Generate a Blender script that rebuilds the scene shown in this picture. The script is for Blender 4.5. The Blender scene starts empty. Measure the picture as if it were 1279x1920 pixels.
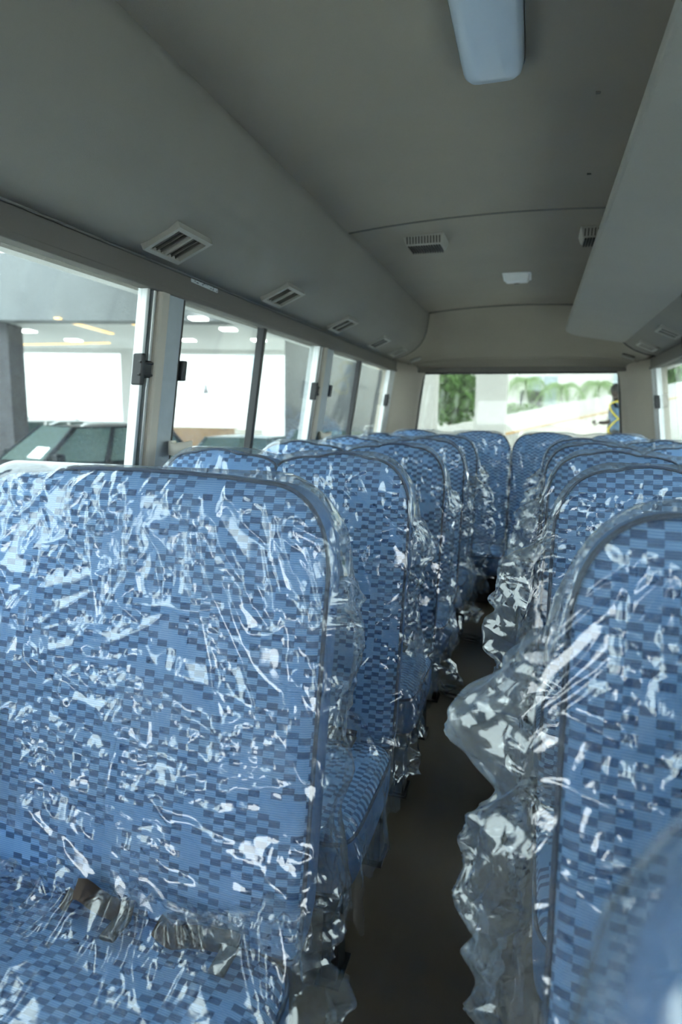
import bpy, bmesh, math, random
import numpy as np
from mathutils import Matrix, Vector

random.seed(7)
SC = bpy.context.scene
COL = SC.collection

# ------------------------------------------------------------------ camera
cam_d = bpy.data.cameras.new('camera')
cam = bpy.data.objects.new('camera', cam_d)
COL.objects.link(cam)
R_ = Vector((0.95437034, 0.29826588, 0.0146534))
U_ = Vector((-0.06004389, 0.1435943, 0.98781345))
F_ = Vector((-0.2925269, 0.9436197, -0.15495119))
m = Matrix.Identity(4)
for i in range(3):
    m[i][0], m[i][1], m[i][2] = R_[i], U_[i], -F_[i]
m[2][3] = 1.164
cam.matrix_world = m
cam_d.sensor_fit = 'VERTICAL'
cam_d.sensor_height = 36
cam_d.lens = 36 * 1150 / 1920
cam_d.clip_start = 0.02
cam_d.clip_end = 300
cam_d.dof.use_dof = True
cam_d.dof.focus_distance = 1.38
cam_d.dof.aperture_fstop = 3.0
SC.camera = cam

# ------------------------------------------------------------------ world, exposure
W = bpy.data.worlds.new('world')
SC.world = W
W.use_nodes = True
bg = W.node_tree.nodes['Background']
bg.inputs[0].default_value = (0.90, 0.96, 1.0, 1)
bg.inputs[1].default_value = 4.2
vs = SC.view_settings
vs.view_transform = 'Standard'
vs.look = 'None'
vs.gamma = 1
vs.use_curve_mapping = False
vs.exposure = 0.86
SC.cycles.use_denoising = True
SC.cycles.transparent_max_bounces = 16
SC.cycles.max_bounces = 6
SC.cycles.diffuse_bounces = 3
SC.cycles.glossy_bounces = 3
SC.cycles.use_adaptive_sampling = True
SC.cycles.adaptive_threshold = 0.13
SC.cycles.adaptive_min_samples = 12
SC.cycles.sample_clamp_indirect = 12
SC.cycles.caustics_reflective = False
SC.cycles.caustics_refractive = False

# ------------------------------------------------------------------ materials
MATS = {}

def mat_nodes(name):
    mt = bpy.data.materials.new(name)
    mt.use_nodes = True
    nt = mt.node_tree
    return mt, nt, nt.nodes, nt.links, nt.nodes['Principled BSDF']

def plain(name, col, rough=0.6, metal=0.0, spec=0.5, noise=0.0, nscale=30, bump=0.0, bscale=200, alpha=None):
    mt, nt, N, L, B = mat_nodes(name)
    B.inputs['Base Color'].default_value = (*col, 1)
    B.inputs['Roughness'].default_value = rough
    B.inputs['Metallic'].default_value = metal
    B.inputs['Specular IOR Level'].default_value = spec
    tc = N.new('ShaderNodeTexCoord')
    if noise > 0:
        n = N.new('ShaderNodeTexNoise')
        n.inputs['Scale'].default_value = nscale
        n.inputs['Detail'].default_value = 5
        L.new(tc.outputs['Object'], n.inputs['Vector'])
        r = N.new('ShaderNodeMapRange')
        r.inputs[1].default_value = 0.3
        r.inputs[2].default_value = 0.7
        r.inputs[3].default_value = 1 - noise
        r.inputs[4].default_value = 1 + noise
        L.new(n.outputs['Fac'], r.inputs[0])
        mx = N.new('ShaderNodeVectorMath')
        mx.operation = 'SCALE'
        mx.inputs[0].default_value = col
        L.new(r.outputs[0], mx.inputs['Scale'])
        L.new(mx.outputs[0], B.inputs['Base Color'])
    if bump > 0:
        n2 = N.new('ShaderNodeTexNoise')
        n2.inputs['Scale'].default_value = bscale
        n2.inputs['Detail'].default_value = 3
        L.new(tc.outputs['Object'], n2.inputs['Vector'])
        b = N.new('ShaderNodeBump')
        b.inputs['Strength'].default_value = bump
        b.inputs['Distance'].default_value = 0.002
        L.new(n2.outputs['Fac'], b.inputs['Height'])
        L.new(b.outputs[0], B.inputs['Normal'])
    MATS[name] = mt
    return mt

def emit(name, col, s):
    mt, nt, N, L, B = mat_nodes(name)
    B.inputs['Base Color'].default_value = (*col, 1)
    B.inputs['Emission Color'].default_value = (*col, 1)
    B.inputs['Emission Strength'].default_value = s
    MATS[name] = mt
    return mt

plain('headliner', (0.325, 0.294, 0.240), 0.9, noise=0.04, nscale=3, bump=0.25, bscale=500)
plain('cove', (0.285, 0.270, 0.236), 0.85, noise=0.04, nscale=3, bump=0.2, bscale=500)
plain('rack', (0.325, 0.310, 0.275), 0.85, noise=0.03, nscale=3, bump=0.2, bscale=500)
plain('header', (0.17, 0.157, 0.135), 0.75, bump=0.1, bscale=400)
plain('pillar', (0.42, 0.46, 0.48), 0.5, metal=0.1, noise=0.05, nscale=20)
plain('beige', (0.56, 0.51, 0.43), 0.7, bump=0.1, bscale=400)
plain('vent', (0.38, 0.365, 0.32), 0.6)
plain('vent_mid', (0.20, 0.19, 0.165), 0.6)
plain('vent_dark', (0.055, 0.052, 0.045), 0.7)
plain('alu', (0.62, 0.63, 0.62), 0.35, metal=0.7)
plain('alu_dark', (0.16, 0.19, 0.20), 0.45, metal=0.5)
plain('black', (0.012, 0.013, 0.015), 0.45)
plain('rubber', (0.05, 0.045, 0.04), 0.7)
plain('seam', (0.16, 0.155, 0.14), 0.8)
plain('lower_wall', (0.30, 0.29, 0.27), 0.8, bump=0.2)
plain('floor', (0.155, 0.132, 0.098), 0.36, noise=0.18, nscale=2.5, bump=0.08, bscale=300)
plain('steel', (0.16, 0.155, 0.15), 0.28, metal=0.9)
plain('belt', (0.075, 0.055, 0.045), 0.75, bump=0.3, bscale=900)
plain('lamp_white', (0.55, 0.64, 0.74), 0.25, spec=0.6)
plain('dome_white', (0.88, 0.90, 0.90), 0.35)
plain('cream', (0.78, 0.73, 0.63), 0.7, bump=0.2, bscale=600)
plain('side_blue', (0.095, 0.205, 0.43), 0.9, bump=0.4, bscale=900)
plain('piping', (0.06, 0.085, 0.14), 0.7)
plain('seat_back_plain', (0.05, 0.09, 0.17), 0.9)
plain('concrete', (0.50, 0.50, 0.48), 0.85, noise=0.06, nscale=0.6)
plain('paint_white', (0.70, 0.70, 0.68), 0.8, noise=0.02, nscale=1.0)
plain('ramp', (0.50, 0.48, 0.43), 0.85, noise=0.08, nscale=1.5)
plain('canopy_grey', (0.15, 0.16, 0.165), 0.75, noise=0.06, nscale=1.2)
plain('canopy_soffit', (0.60, 0.60, 0.58), 0.8)
plain('stone_dark', (0.055, 0.055, 0.06), 0.7, noise=0.25, nscale=5)
plain('wood_brown', (0.40, 0.26, 0.15), 0.8, noise=0.1, nscale=6)
plain('rust_line', (0.72, 0.45, 0.20), 0.8)
plain('car_dark', (0.010, 0.012, 0.015), 0.45, spec=0.15)
plain('car_green', (0.05, 0.08, 0.075), 0.2, spec=0.7)
plain('car_white', (0.75, 0.76, 0.76), 0.25, spec=0.6)
plain('car_blue', (0.12, 0.16, 0.22), 0.22, spec=0.6)
plain('car_glass', (0.055, 0.085, 0.078), 0.4, spec=0.12)
plain('tyre', (0.02, 0.02, 0.02), 0.85)
plain('paper', (0.85, 0.9, 0.88), 0.8)
plain('leaf', (0.10, 0.20, 0.055), 0.6, noise=0.35, nscale=3)
plain('leaf_palm', (0.22, 0.34, 0.14), 0.55, noise=0.25, nscale=3)
plain('bark', (0.30, 0.26, 0.21), 0.9, noise=0.2, nscale=8)
plain('skin', (0.045, 0.027, 0.02), 0.55)
plain('hair', (0.012, 0.011, 0.012), 0.9)
plain('shirt', (0.13, 0.24, 0.40), 0.85, noise=0.08, nscale=12)
plain('trousers', (0.03, 0.035, 0.05), 0.85)
plain('yellow', (0.85, 0.68, 0.03), 0.5)
plain('cone', (0.16, 0.15, 0.15), 0.6)
plain('window_blue', (0.42, 0.50, 0.55), 0.15, spec=0.5)
emit('lightpanel', (1.0, 0.98, 0.94), 9.0)
emit('led_orange', (1.0, 0.56, 0.20), 1.6)

def sticker_mat():
    mt, nt, N, L, B = mat_nodes('sticker')
    uv = N.new('ShaderNodeUVMap')
    mp = N.new('ShaderNodeMapping')
    mp.inputs['Scale'].default_value = (14, 3, 1)
    L.new(uv.outputs[0], mp.inputs[0])
    v = N.new('ShaderNodeTexVoronoi')
    v.inputs['Scale'].default_value = 1.0
    L.new(mp.outputs[0], v.inputs['Vector'])
    r = N.new('ShaderNodeValToRGB')
    r.color_ramp.interpolation = 'CONSTANT'
    r.color_ramp.elements[0].color = (0.06, 0.07, 0.08, 1)
    r.color_ramp.elements[1].position = 0.30
    r.color_ramp.elements[1].color = (0.62, 0.66, 0.67, 1)
    L.new(v.outputs['Distance'], r.inputs[0])
    L.new(r.outputs[0], B.inputs['Base Color'])
    B.inputs['Roughness'].default_value = 0.5
    MATS['sticker'] = mt
sticker_mat()

def glass_mat(name, tint, gl=0.09, haze=0.02):
    mt = bpy.data.materials.new(name)
    mt.use_nodes = True
    nt = mt.node_tree
    N, L = nt.nodes, nt.links
    N.clear()
    out = N.new('ShaderNodeOutputMaterial')
    tr = N.new('ShaderNodeBsdfTransparent')
    tr.inputs[0].default_value = (*tint, 1)
    g = N.new('ShaderNodeBsdfGlossy')
    g.inputs['Roughness'].default_value = 0.03
    lw = N.new('ShaderNodeLayerWeight')
    lw.inputs[0].default_value = 0.5
    p = N.new('ShaderNodeMath'); p.operation = 'POWER'
    L.new(lw.outputs['Facing'], p.inputs[0]); p.inputs[1].default_value = 4
    q = N.new('ShaderNodeMath'); q.operation = 'MULTIPLY_ADD'
    L.new(p.outputs[0], q.inputs[0]); q.inputs[1].default_value = 0.7; q.inputs[2].default_value = gl
    q.use_clamp = True
    mx = N.new('ShaderNodeMixShader')
    L.new(q.outputs[0], mx.inputs[0]); L.new(tr.outputs[0], mx.inputs[1]); L.new(g.outputs[0], mx.inputs[2])
    df = N.new('ShaderNodeBsdfTranslucent')
    df.inputs[0].default_value = (0.8, 0.85, 0.85, 1)
    n = N.new('ShaderNodeTexNoise'); n.inputs['Scale'].default_value = 7; n.inputs['Detail'].default_value = 6
    tc = N.new('ShaderNodeTexCoord'); L.new(tc.outputs['Object'], n.inputs['Vector'])
    mr = N.new('ShaderNodeMapRange'); mr.inputs[1].default_value = 0.4; mr.inputs[2].default_value = 0.75
    mr.inputs[3].default_value = haze * 0.5; mr.inputs[4].default_value = haze * 2
    L.new(n.outputs['Fac'], mr.inputs[0])
    mx2 = N.new('ShaderNodeMixShader')
    L.new(mr.outputs[0], mx2.inputs[0]); L.new(mx.outputs[0], mx2.inputs[1]); L.new(df.outputs[0], mx2.inputs[2])
    L.new(mx2.outputs[0], out.inputs[0])
    MATS[name] = mt
glass_mat('glass', (0.76, 0.82, 0.81), 0.018, 0.005)
glass_mat('glass_rear', (0.60, 0.63, 0.60), 0.04, 0.02)
glass_mat('glass_clear', (0.95, 0.97, 0.96), 0.05, 0.01)

def fabric_mat():
    mt, nt, N, L, B = mat_nodes('fabric')
    uv = N.new('ShaderNodeUVMap')
    sep = N.new('ShaderNodeSeparateXYZ')
    L.new(uv.outputs[0], sep.inputs[0])
    def M(op, a, b=None, c=None, clamp=False):
        n = N.new('ShaderNodeMath'); n.operation = op; n.use_clamp = clamp
        for k, v in enumerate((a, b, c)):
            if v is None: continue
            if isinstance(v, (int, float)): n.inputs[k].default_value = v
            else: L.new(v, n.inputs[k])
        return n.outputs[0]
    cu = M('DIVIDE', sep.outputs[0], 0.0190)
    i = M('FLOOR', cu)
    # neighbouring columns are shifted a little against each other
    sh = M('MULTIPLY', M('MODULO', M('MULTIPLY', i, 7.0), 5.0), 0.08)
    cv = M('ADD', M('DIVIDE', sep.outputs[1], 0.0108), sh)
    j = M('FLOOR', cv)
    chk = M('ABSOLUTE', M('MODULO', M('ADD', i, j), 2.0))
    cmb = N.new('ShaderNodeCombineXYZ')
    L.new(i, cmb.inputs[0]); L.new(j, cmb.inputs[1])
    wn = N.new('ShaderNodeTexWhiteNoise'); wn.noise_dimensions = '2D'
    L.new(cmb.outputs[0], wn.inputs['Vector'])
    mp = N.new('ShaderNodeMapping'); mp.inputs['Scale'].default_value = (0.22, 0.10, 1)
    L.new(cmb.outputs[0], mp.inputs[0])
    nz = N.new('ShaderNodeTexNoise'); nz.inputs['Scale'].default_value = 1.0; nz.inputs['Detail'].default_value = 1
    L.new(mp.outputs[0], nz.inputs['Vector'])
    # dark squares: checker cells whose noise passes
    a = M('ADD', M('MULTIPLY', wn.outputs['Value'], 0.30), nz.outputs['Fac'])
    dark = M('MULTIPLY', chk, M('GREATER_THAN', a, 0.52))
    # light weave stripes across the cloth
    st = M('SINE', M('MULTIPLY', sep.outputs[1], 2 * math.pi / 0.0036))
    st = M('MULTIPLY_ADD', st, 0.5, 0.5)
    lightcell = M('MULTIPLY_ADD', nz.outputs['Fac'], 0.9, 0.15)
    stl = M('MULTIPLY', st, lightcell, clamp=True)
    def rgb(c):
        n = N.new('ShaderNodeRGB'); n.outputs[0].default_value = (*c, 1); return n.outputs[0]
    def mix(f, c1, c2):
        n = N.new('ShaderNodeMix'); n.data_type = 'RGBA'
        L.new(f, n.inputs[0]); L.new(c1, n.inputs[6]); L.new(c2, n.inputs[7]); return n.outputs[2]
    base = mix(stl, rgb((0.135, 0.325, 0.70)), rgb((0.44, 0.68, 0.95)))
    dk = mix(M('MULTIPLY', st, 0.35), rgb((0.045, 0.100, 0.240)), rgb((0.12, 0.22, 0.42)))
    dv = M('MULTIPLY_ADD', wn.outputs['Value'], 0.3, 0.68)
    col = mix(M('MULTIPLY', dark, dv), base, dk)
    L.new(col, B.inputs['Base Color'])
    B.inputs['Roughness'].default_value = 0.92
    B.inputs['Specular IOR Level'].default_value = 0.15
    bm_ = N.new('ShaderNodeBump'); bm_.inputs['Strength'].default_value = 0.25; bm_.inputs['Distance'].default_value = 0.001
    L.new(st, bm_.inputs['Height']); L.new(bm_.outputs[0], B.inputs['Normal'])
    MATS['fabric'] = mt
fabric_mat()

def film_mat():
    mt = bpy.data.materials.new('plastic_film')
    mt.use_nodes = True
    nt = mt.node_tree
    N, L = nt.nodes, nt.links
    N.clear()
    def M(op, a, b=None, c=None, clamp=False):
        n = N.new('ShaderNodeMath'); n.operation = op; n.use_clamp = clamp
        for k, v in enumerate((a, b, c)):
            if v is None: continue
            if isinstance(v, (int, float)): n.inputs[k].default_value = v
            else: L.new(v, n.inputs[k])
        return n.outputs[0]
    out = N.new('ShaderNodeOutputMaterial')
    geo = N.new('ShaderNodeNewGeometry')
    pos = geo.outputs['Position']
    wz = N.new('ShaderNodeTexNoise'); wz.inputs['Scale'].default_value = 7; wz.inputs['Detail'].default_value = 2
    L.new(pos, wz.inputs['Vector'])
    wm = N.new('ShaderNodeVectorMath'); wm.operation = 'MULTIPLY_ADD'
    L.new(wz.outputs['Color'], wm.inputs[0]); wm.inputs[1].default_value = (0.14, 0.14, 0.14); L.new(pos, wm.inputs[2])
    mp = N.new('ShaderNodeVectorMath'); mp.operation = 'MULTIPLY'
    L.new(wm.outputs[0], mp.inputs[0]); mp.inputs[1].default_value = (1.0, 1.0, 0.26)
    # creased facets: cells of random tilt
    vo = N.new('ShaderNodeTexVoronoi'); vo.inputs['Scale'].default_value = 75
    L.new(mp.outputs[0], vo.inputs['Vector'])
    vs_ = N.new('ShaderNodeVectorMath'); vs_.operation = 'SUBTRACT'; vs_.inputs[1].default_value = (0.5, 0.5, 0.5)
    L.new(vo.outputs['Color'], vs_.inputs[0])
    mr = N.new('ShaderNodeMapRange'); mr.interpolation_type = 'SMOOTHSTEP'
    mr.inputs[1].default_value = 0.50; mr.inputs[2].default_value = 0.66; mr.inputs[3].default_value = 0.02; mr.inputs[4].default_value = 0.52
    L.new(wz.outputs['Fac'], mr.inputs[0])
    k1 = N.new('ShaderNodeVectorMath'); k1.operation = 'SCALE'
    L.new(vs_.outputs[0], k1.inputs[0]); L.new(mr.outputs[0], k1.inputs['Scale'])
    s2 = N.new('ShaderNodeVectorMath'); s2.operation = 'ADD'
    L.new(geo.outputs['Normal'], s2.inputs[0]); L.new(k1.outputs[0], s2.inputs[1])
    nn = N.new('ShaderNodeVectorMath'); nn.operation = 'NORMALIZE'
    L.new(s2.outputs[0], nn.inputs[0])
    lw = N.new('ShaderNodeLayerWeight'); lw.inputs[0].default_value = 0.5
    L.new(nn.outputs[0], lw.inputs['Normal'])
    p5 = M('POWER', lw.outputs['Facing'], 4.0)
    fr = M('MULTIPLY_ADD', p5, 0.80, 0.145, clamp=True)
    tr = N.new('ShaderNodeBsdfTransparent'); tr.inputs[0].default_value = (0.985, 0.99, 0.99, 1)
    gl = N.new('ShaderNodeBsdfGlossy'); gl.inputs['Roughness'].default_value = 0.06
    L.new(nn.outputs[0], gl.inputs['Normal'])
    mx = N.new('ShaderNodeMixShader')
    L.new(fr, mx.inputs[0]); L.new(tr.outputs[0], mx.inputs[1]); L.new(gl.outputs[0], mx.inputs[2])
    df = N.new('ShaderNodeBsdfDiffuse'); df.inputs[0].default_value = (0.80, 0.91, 0.98, 1)
    tl = N.new('ShaderNodeBsdfTranslucent'); tl.inputs[0].default_value = (0.80, 0.91, 0.98, 1)
    md = N.new('ShaderNodeMixShader'); md.inputs[0].default_value = 0.5
    L.new(df.outputs[0], md.inputs[1]); L.new(tl.outputs[0], md.inputs[2])
    mx2 = N.new('ShaderNodeMixShader')
    L.new(M('MULTIPLY_ADD', mr.outputs[0], 0.20, 0.105), mx2.inputs[0])
    L.new(mx.outputs[0], mx2.inputs[1]); L.new(md.outputs[0], mx2.inputs[2])
    L.new(mx2.outputs[0], out.inputs[0])
    MATS['film'] = mt
film_mat()

# ------------------------------------------------------------------ mesh helpers
def obj(name, verts, faces, mat=None, parent=None, smooth=False, uv=None, mats=None, midx=None):
    me = bpy.data.meshes.new(name)
    me.from_pydata([tuple(v) for v in verts], [], [tuple(f) for f in faces])
    ml = mats if mats else ([mat] if mat else [])
    for q in ml:
        me.materials.append(MATS[q])
    if midx is not None:
        me.polygons.foreach_set('material_index', midx)
    if smooth:
        me.polygons.foreach_set('use_smooth', [True] * len(me.polygons))
    if uv is not None:
        lay = me.uv_layers.new(name='UVMap')
        vi = np.empty(len(me.loops), dtype=np.int32)
        me.loops.foreach_get('vertex_index', vi)
        lay.data.foreach_set('uv', np.asarray(uv, dtype=np.float32)[vi].ravel())
    o = bpy.data.objects.new(name, me)
    COL.objects.link(o)
    if parent is not None:
        o.parent = parent
    return o

def empty(name, loc=(0, 0, 0), rz=0.0):
    o = bpy.data.objects.new(name, None)
    o.empty_display_size = 0.05
    COL.objects.link(o)
    o.location = loc
    o.rotation_euler = (0, 0, rz)
    return o

def tag(o, label=None, cat=None, group=None, kind=None):
    if label: o['label'] = label
    if cat: o['category'] = cat
    if group: o['group'] = group
    if kind: o['kind'] = kind
    return o

class MB:
    """collects shapes of ONE part"""
    def __init__(s): s.v = []; s.f = []
    def add(s, v, f):
        n = len(s.v); s.v += [tuple(p) for p in v]; s.f += [tuple(i + n for i in q) for q in f]; return s
    def hexa(s, c):   # 8 corners, bottom ring then top ring
        return s.add(c, [(3, 2, 1, 0), (4, 5, 6, 7), (0, 1, 5, 4), (1, 2, 6, 5), (2, 3, 7, 6), (3, 0, 4, 7)])
    def box(s, x0, x1, y0, y1, z0, z1):
        return s.hexa([(x0, y0, z0), (x1, y0, z0), (x1, y1, z0), (x0, y1, z0), (x0, y0, z1), (x1, y0, z1), (x1, y1, z1), (x0, y1, z1)])
    def tube(s, pts, r, n=8, closed=False, taper=None):
        pts = [Vector(p) for p in pts]; rings = []
        up = Vector((0, 0, 1))
        k = len(pts); b = len(s.v)
        for i, p in enumerate(pts):
            if closed: t = pts[(i + 1) % k] - pts[i - 1]
            else: t = pts[min(i + 1, k - 1)] - pts[max(i - 1, 0)]
            t.normalize()
            a = t.cross(up)
            if a.length < 1e-3: a = t.cross(Vector((1, 0, 0)))
            a.normalize(); c = a.cross(t)
            rr = r if taper is None else r * taper[i]
            for q in range(n):
                w = 2 * math.pi * q / n
                s.v.append(tuple(p + a * (rr * math.cos(w)) + c * (rr * math.sin(w))))
        m = k if closed else k - 1
        for i in range(m):
            for q in range(n):
                i2 = (i + 1) % k; q2 = (q + 1) % n
                s.f.append((b + i * n + q, b + i * n + q2, b + i2 * n + q2, b + i2 * n + q))
        if not closed:
            s.f.append(tuple(b + q for q in range(n))[::-1]); s.f.append(tuple(b + (k - 1) * n + q for q in range(n)))
        return s
    def build(s, name, mat, parent=None, smooth=False, bevel=0.0, seg=2):
        o = obj(name, s.v, s.f, mat, parent, smooth)
        if bevel > 0:
            bm = bmesh.new(); bm.from_mesh(o.data)
            bmesh.ops.recalc_face_normals(bm, faces=bm.faces)
            bmesh.ops.bevel(bm, geom=list(bm.edges), offset=bevel, segments=seg, affect='EDGES', profile=0.5, clamp_overlap=True)
            bm.to_mesh(o.data); bm.free()
        return o

def grid_faces(nu, nv, closed_u=False):
    f = []
    mu = nu if closed_u else nu - 1
    for j in range(nv - 1):
        for i in range(mu):
            i2 = (i + 1) % nu
            f.append((j * nu + i, j * nu + i2, (j + 1) * nu + i2, (j + 1) * nu + i))
    return f

# numpy gradient noise
_rng = np.random.RandomState(5)
_perm = _rng.permutation(512); _perm = np.concatenate([_perm, _perm, _perm])
_ang = _rng.rand(512) * 2 * np.pi
_gx, _gy = np.cos(_ang), np.sin(_ang)
def pn(x, y, seed=0):
    x = np.asarray(x, float) + seed * 17.31; y = np.asarray(y, float) + seed * 9.77
    xi = np.floor(x).astype(int); yi = np.floor(y).astype(int)
    xf = x - xi; yf = y - yi
    u = xf * xf * xf * (xf * (xf * 6 - 15) + 10); v = yf * yf * yf * (yf * (yf * 6 - 15) + 10)
    def g(ix, iy, fx, fy):
        h = _perm[(_perm[ix & 511] + iy) & 511] & 511
        return _gx[h] * fx + _gy[h] * fy
    a = g(xi, yi, xf, yf); b = g(xi + 1, yi, xf - 1, yf); c = g(xi, yi + 1, xf, yf - 1); d = g(xi + 1, yi + 1, xf - 1, yf - 1)
    return (a + u * (b - a) + v * ((c + u * (d - c)) - (a + u * (b - a)))) * 1.4
def ridge(x, y, seed): return 1 - np.minimum(1, np.abs(pn(x, y, seed)) * 2.2)
def tri(t): return np.abs((t % 1.0) - 0.5) * 2
def crumple(L, z, seed, bias=0.7, fine=1.0):
    rs = np.random.RandomState(seed); h = 0.0
    for lvl, (per_, slope, n) in enumerate(((0.21, 0.11, 4), (0.095, 0.15, 5), (0.042, 0.17, 5), (0.018, 0.17, 4))):
        for i in range(n):
            th = rs.normal() * bias + (0 if rs.rand() < .7 else 1.2)
            c_, s_ = math.cos(th), math.sin(th)
            sd = rs.randint(400)
            w = 0.55 * per_ * pn(L * 0.45 / per_, z * 0.35 / per_, sd)
            t = (L * c_ + z * s_ + w) / (per_ * (0.75 + 0.6 * rs.rand())) + rs.rand()
            mk = sstep(-0.05 + 0.07 * lvl, 0.30 + 0.10 * lvl, pn(L * (1.8 + 1.2 * lvl), z * (1.2 + 0.9 * lvl), (sd + 7) if lvl < 2 else seed + 77))
            k = 1.0 if lvl < 2 else fine
            h = h + mk * k * (slope * per_ / 2) * (1 - tri(t)) ** 1.35
    return h
def pleats(L, z, seed, n, lrange, zrange, ang0, spread, len_r, w_r, wrap=0):
    # sharp folds with a triangular section, tapering towards their ends
    rs = np.random.RandomState(seed); h = np.zeros_like(L)
    for i in range(n):
        l0 = lrange[0] + rs.rand() * (lrange[1] - lrange[0])
        if wrap and l0 > lrange[1] - 0.1: l0 = wrap - (l0 - lrange[1] + 0.1)
        z0 = zrange[0] + rs.rand() * (zrange[1] - zrange[0])
        a = ang0(l0, z0) + rs.normal() * spread; ln = len_r[0] + (len_r[1] - len_r[0]) * rs.rand() ** 1.6
        w = (w_r[0] + (w_r[1] - w_r[0]) * rs.rand() ** 2.0); k = 0.42 + 0.5 * rs.rand(); e = rs.rand()
        dx, dz = math.sin(a), -math.cos(a)
        t = ((L - l0) * dx + (z - z0) * dz) / ln
        q = (L - l0) * dz - (z - z0) * dx + 0.010 * np.sin(t * 5 + e * 6)
        inside = (t > 0) & (t < 1)
        tp = np.where(inside, np.clip(t / (0.08 + 0.5 * e), 0, 1) * np.clip((1 - t) / (0.92 - 0.5 * e), 0, 1), 0)
        wl = w * tp + 1e-4
        h = np.maximum(h, k * wl * np.clip(1 - np.abs(q) / wl, 0, 1) * (tp > 0))
    return h
def sstep(a, b, x):
    t = np.clip((x - a) / (b - a), 0, 1); return t * t * (3 - 2 * t)

# ------------------------------------------------------------------ bus shell
CX0 = -0.16                                   # centre line of the bus
def MX(x, side):                              # left-hand x to either side
    return x if side < 0 else 2 * CX0 - x
Y0, Y1 = -2.0, 4.72
def wallx(z):                                 # inner glass line of the left wall, leaning in upwards
    return -1.10 - max(-0.02, (1.534 - z)) * 0.143

def lean_box(mb, side, y0, y1, z0, z1, d0, d1):
    c = []
    for z in (z0, z1):
        for (y, d) in ((y0, d0), (y1, d0), (y1, d1), (y0, d1)):
            c.append((MX(wallx(z) + d, side), y, z))
    mb.hexa(c); return mb

fl = MB(); fl.box(-1.32, 1.0, Y0, 5.5, -0.08, 0.0)
tag(fl.build('floor', 'floor'), kind='structure')

COVE = [(-0.797, 1.930), (-0.802, 1.870), (-0.812, 1.805), (-0.828, 1.752), (-0.855, 1.706), (-0.895, 1.668), (-0.945, 1.637), (-1.005, 1.613), (-1.075, 1.597)]
def ceil_z(x):
    t = (x - CX0) / 0.637
    return 1.930 + 0.034 * (1 - t * t)

def sweep_y(name, prof, ys, mat, parent=None, closed=True, smooth=True):
    n = len(prof); v = []
    for y in ys: v += [(p[0], y, p[1]) for p in prof]
    f = grid_faces(n, len(ys), closed)
    if closed:
        f += [tuple(range(n))[::-1], tuple(range((len(ys) - 1) * n, len(ys) * n))]
    return obj(name, v, f, mat, parent, smooth)

# ceiling with its two sheets and seams
xs = np.linspace(CX0 - 0.637, CX0 + 0.637, 25)
prof = [(x, ceil_z(x)) for x in xs] + [(x, ceil_z(x) + 0.02) for x in xs[::-1]]
ce = tag(sweep_y('ceiling', prof, [2.63, 4.72], 'headliner', smooth=False), kind='structure')
prof2 = [(x, ceil_z(x) - 0.004) for x in xs] + [(x, ceil_z(x) + 0.02) for x in xs[::-1]]
sweep_y('front_panel', prof2, [Y0, 2.62], 'headliner', ce, smooth=False)
for y, dz in ((2.622, 0.004), (4.70, 0.003)):
    MB().tube([(x, y, ceil_z(x) - dz) for x in xs], 0.0055, 6).build('seam', 'seam', ce, True)
for (x, y) in ((0.10, 1.75), (0.12, 2.28)):
    MB().box(x - .006, x + .006, y - .005, y + .005, ceil_z(x) - 0.007, ceil_z(x)).build('rivet', 'seam', ce, bevel=.002)

# roof skin above, keeps the sky out
rx = np.linspace(-1.30, 0.98, 21)
rp = [(x, 1.66 + 0.42 * max(0, 1 - abs((x - CX0) / 1.14) ** 3.2) ** 0.6) for x in rx]
rp2 = [(x * 1.0, z + 0.03) for x, z in rp][::-1]
tag(sweep_y('roof', rp + rp2, [Y0 - 0.1, 5.50], 'canopy_soffit'), kind='structure')

# coves
for side, nm in ((-1, 'trim_1'), (1, 'trim_2')):
    pr = [(MX(x, side), z) for x, z in COVE]
    fine = []
    for k in range(len(pr) - 1):
        for t in (0, 0.5): fine.append((pr[k][0] + (pr[k + 1][0] - pr[k][0]) * t, pr[k][1] + (pr[k + 1][1] - pr[k][1]) * t))
    fine.append(pr[-1])
    back = [(x + (-0.02 if side < 0 else 0.02), z + 0.012) for x, z in fine[::-1]]
    t_ = tag(sweep_y(nm, fine + back, [Y0, 4.70], 'cove'), kind='structure')
    MB().tube([(x, 4.705, z - 0.002) for x, z in fine], 0.007, 6).build('edge_bead', 'seam', t_, True)
    MB().tube([(fine[-1][0], Y0, fine[-1][1] - 0.001), (fine[-1][0], 4.70, fine[-1][1] - 0.001)], 0.0045, 6).build('lower_bead', 'seam', t_, True)

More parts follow.
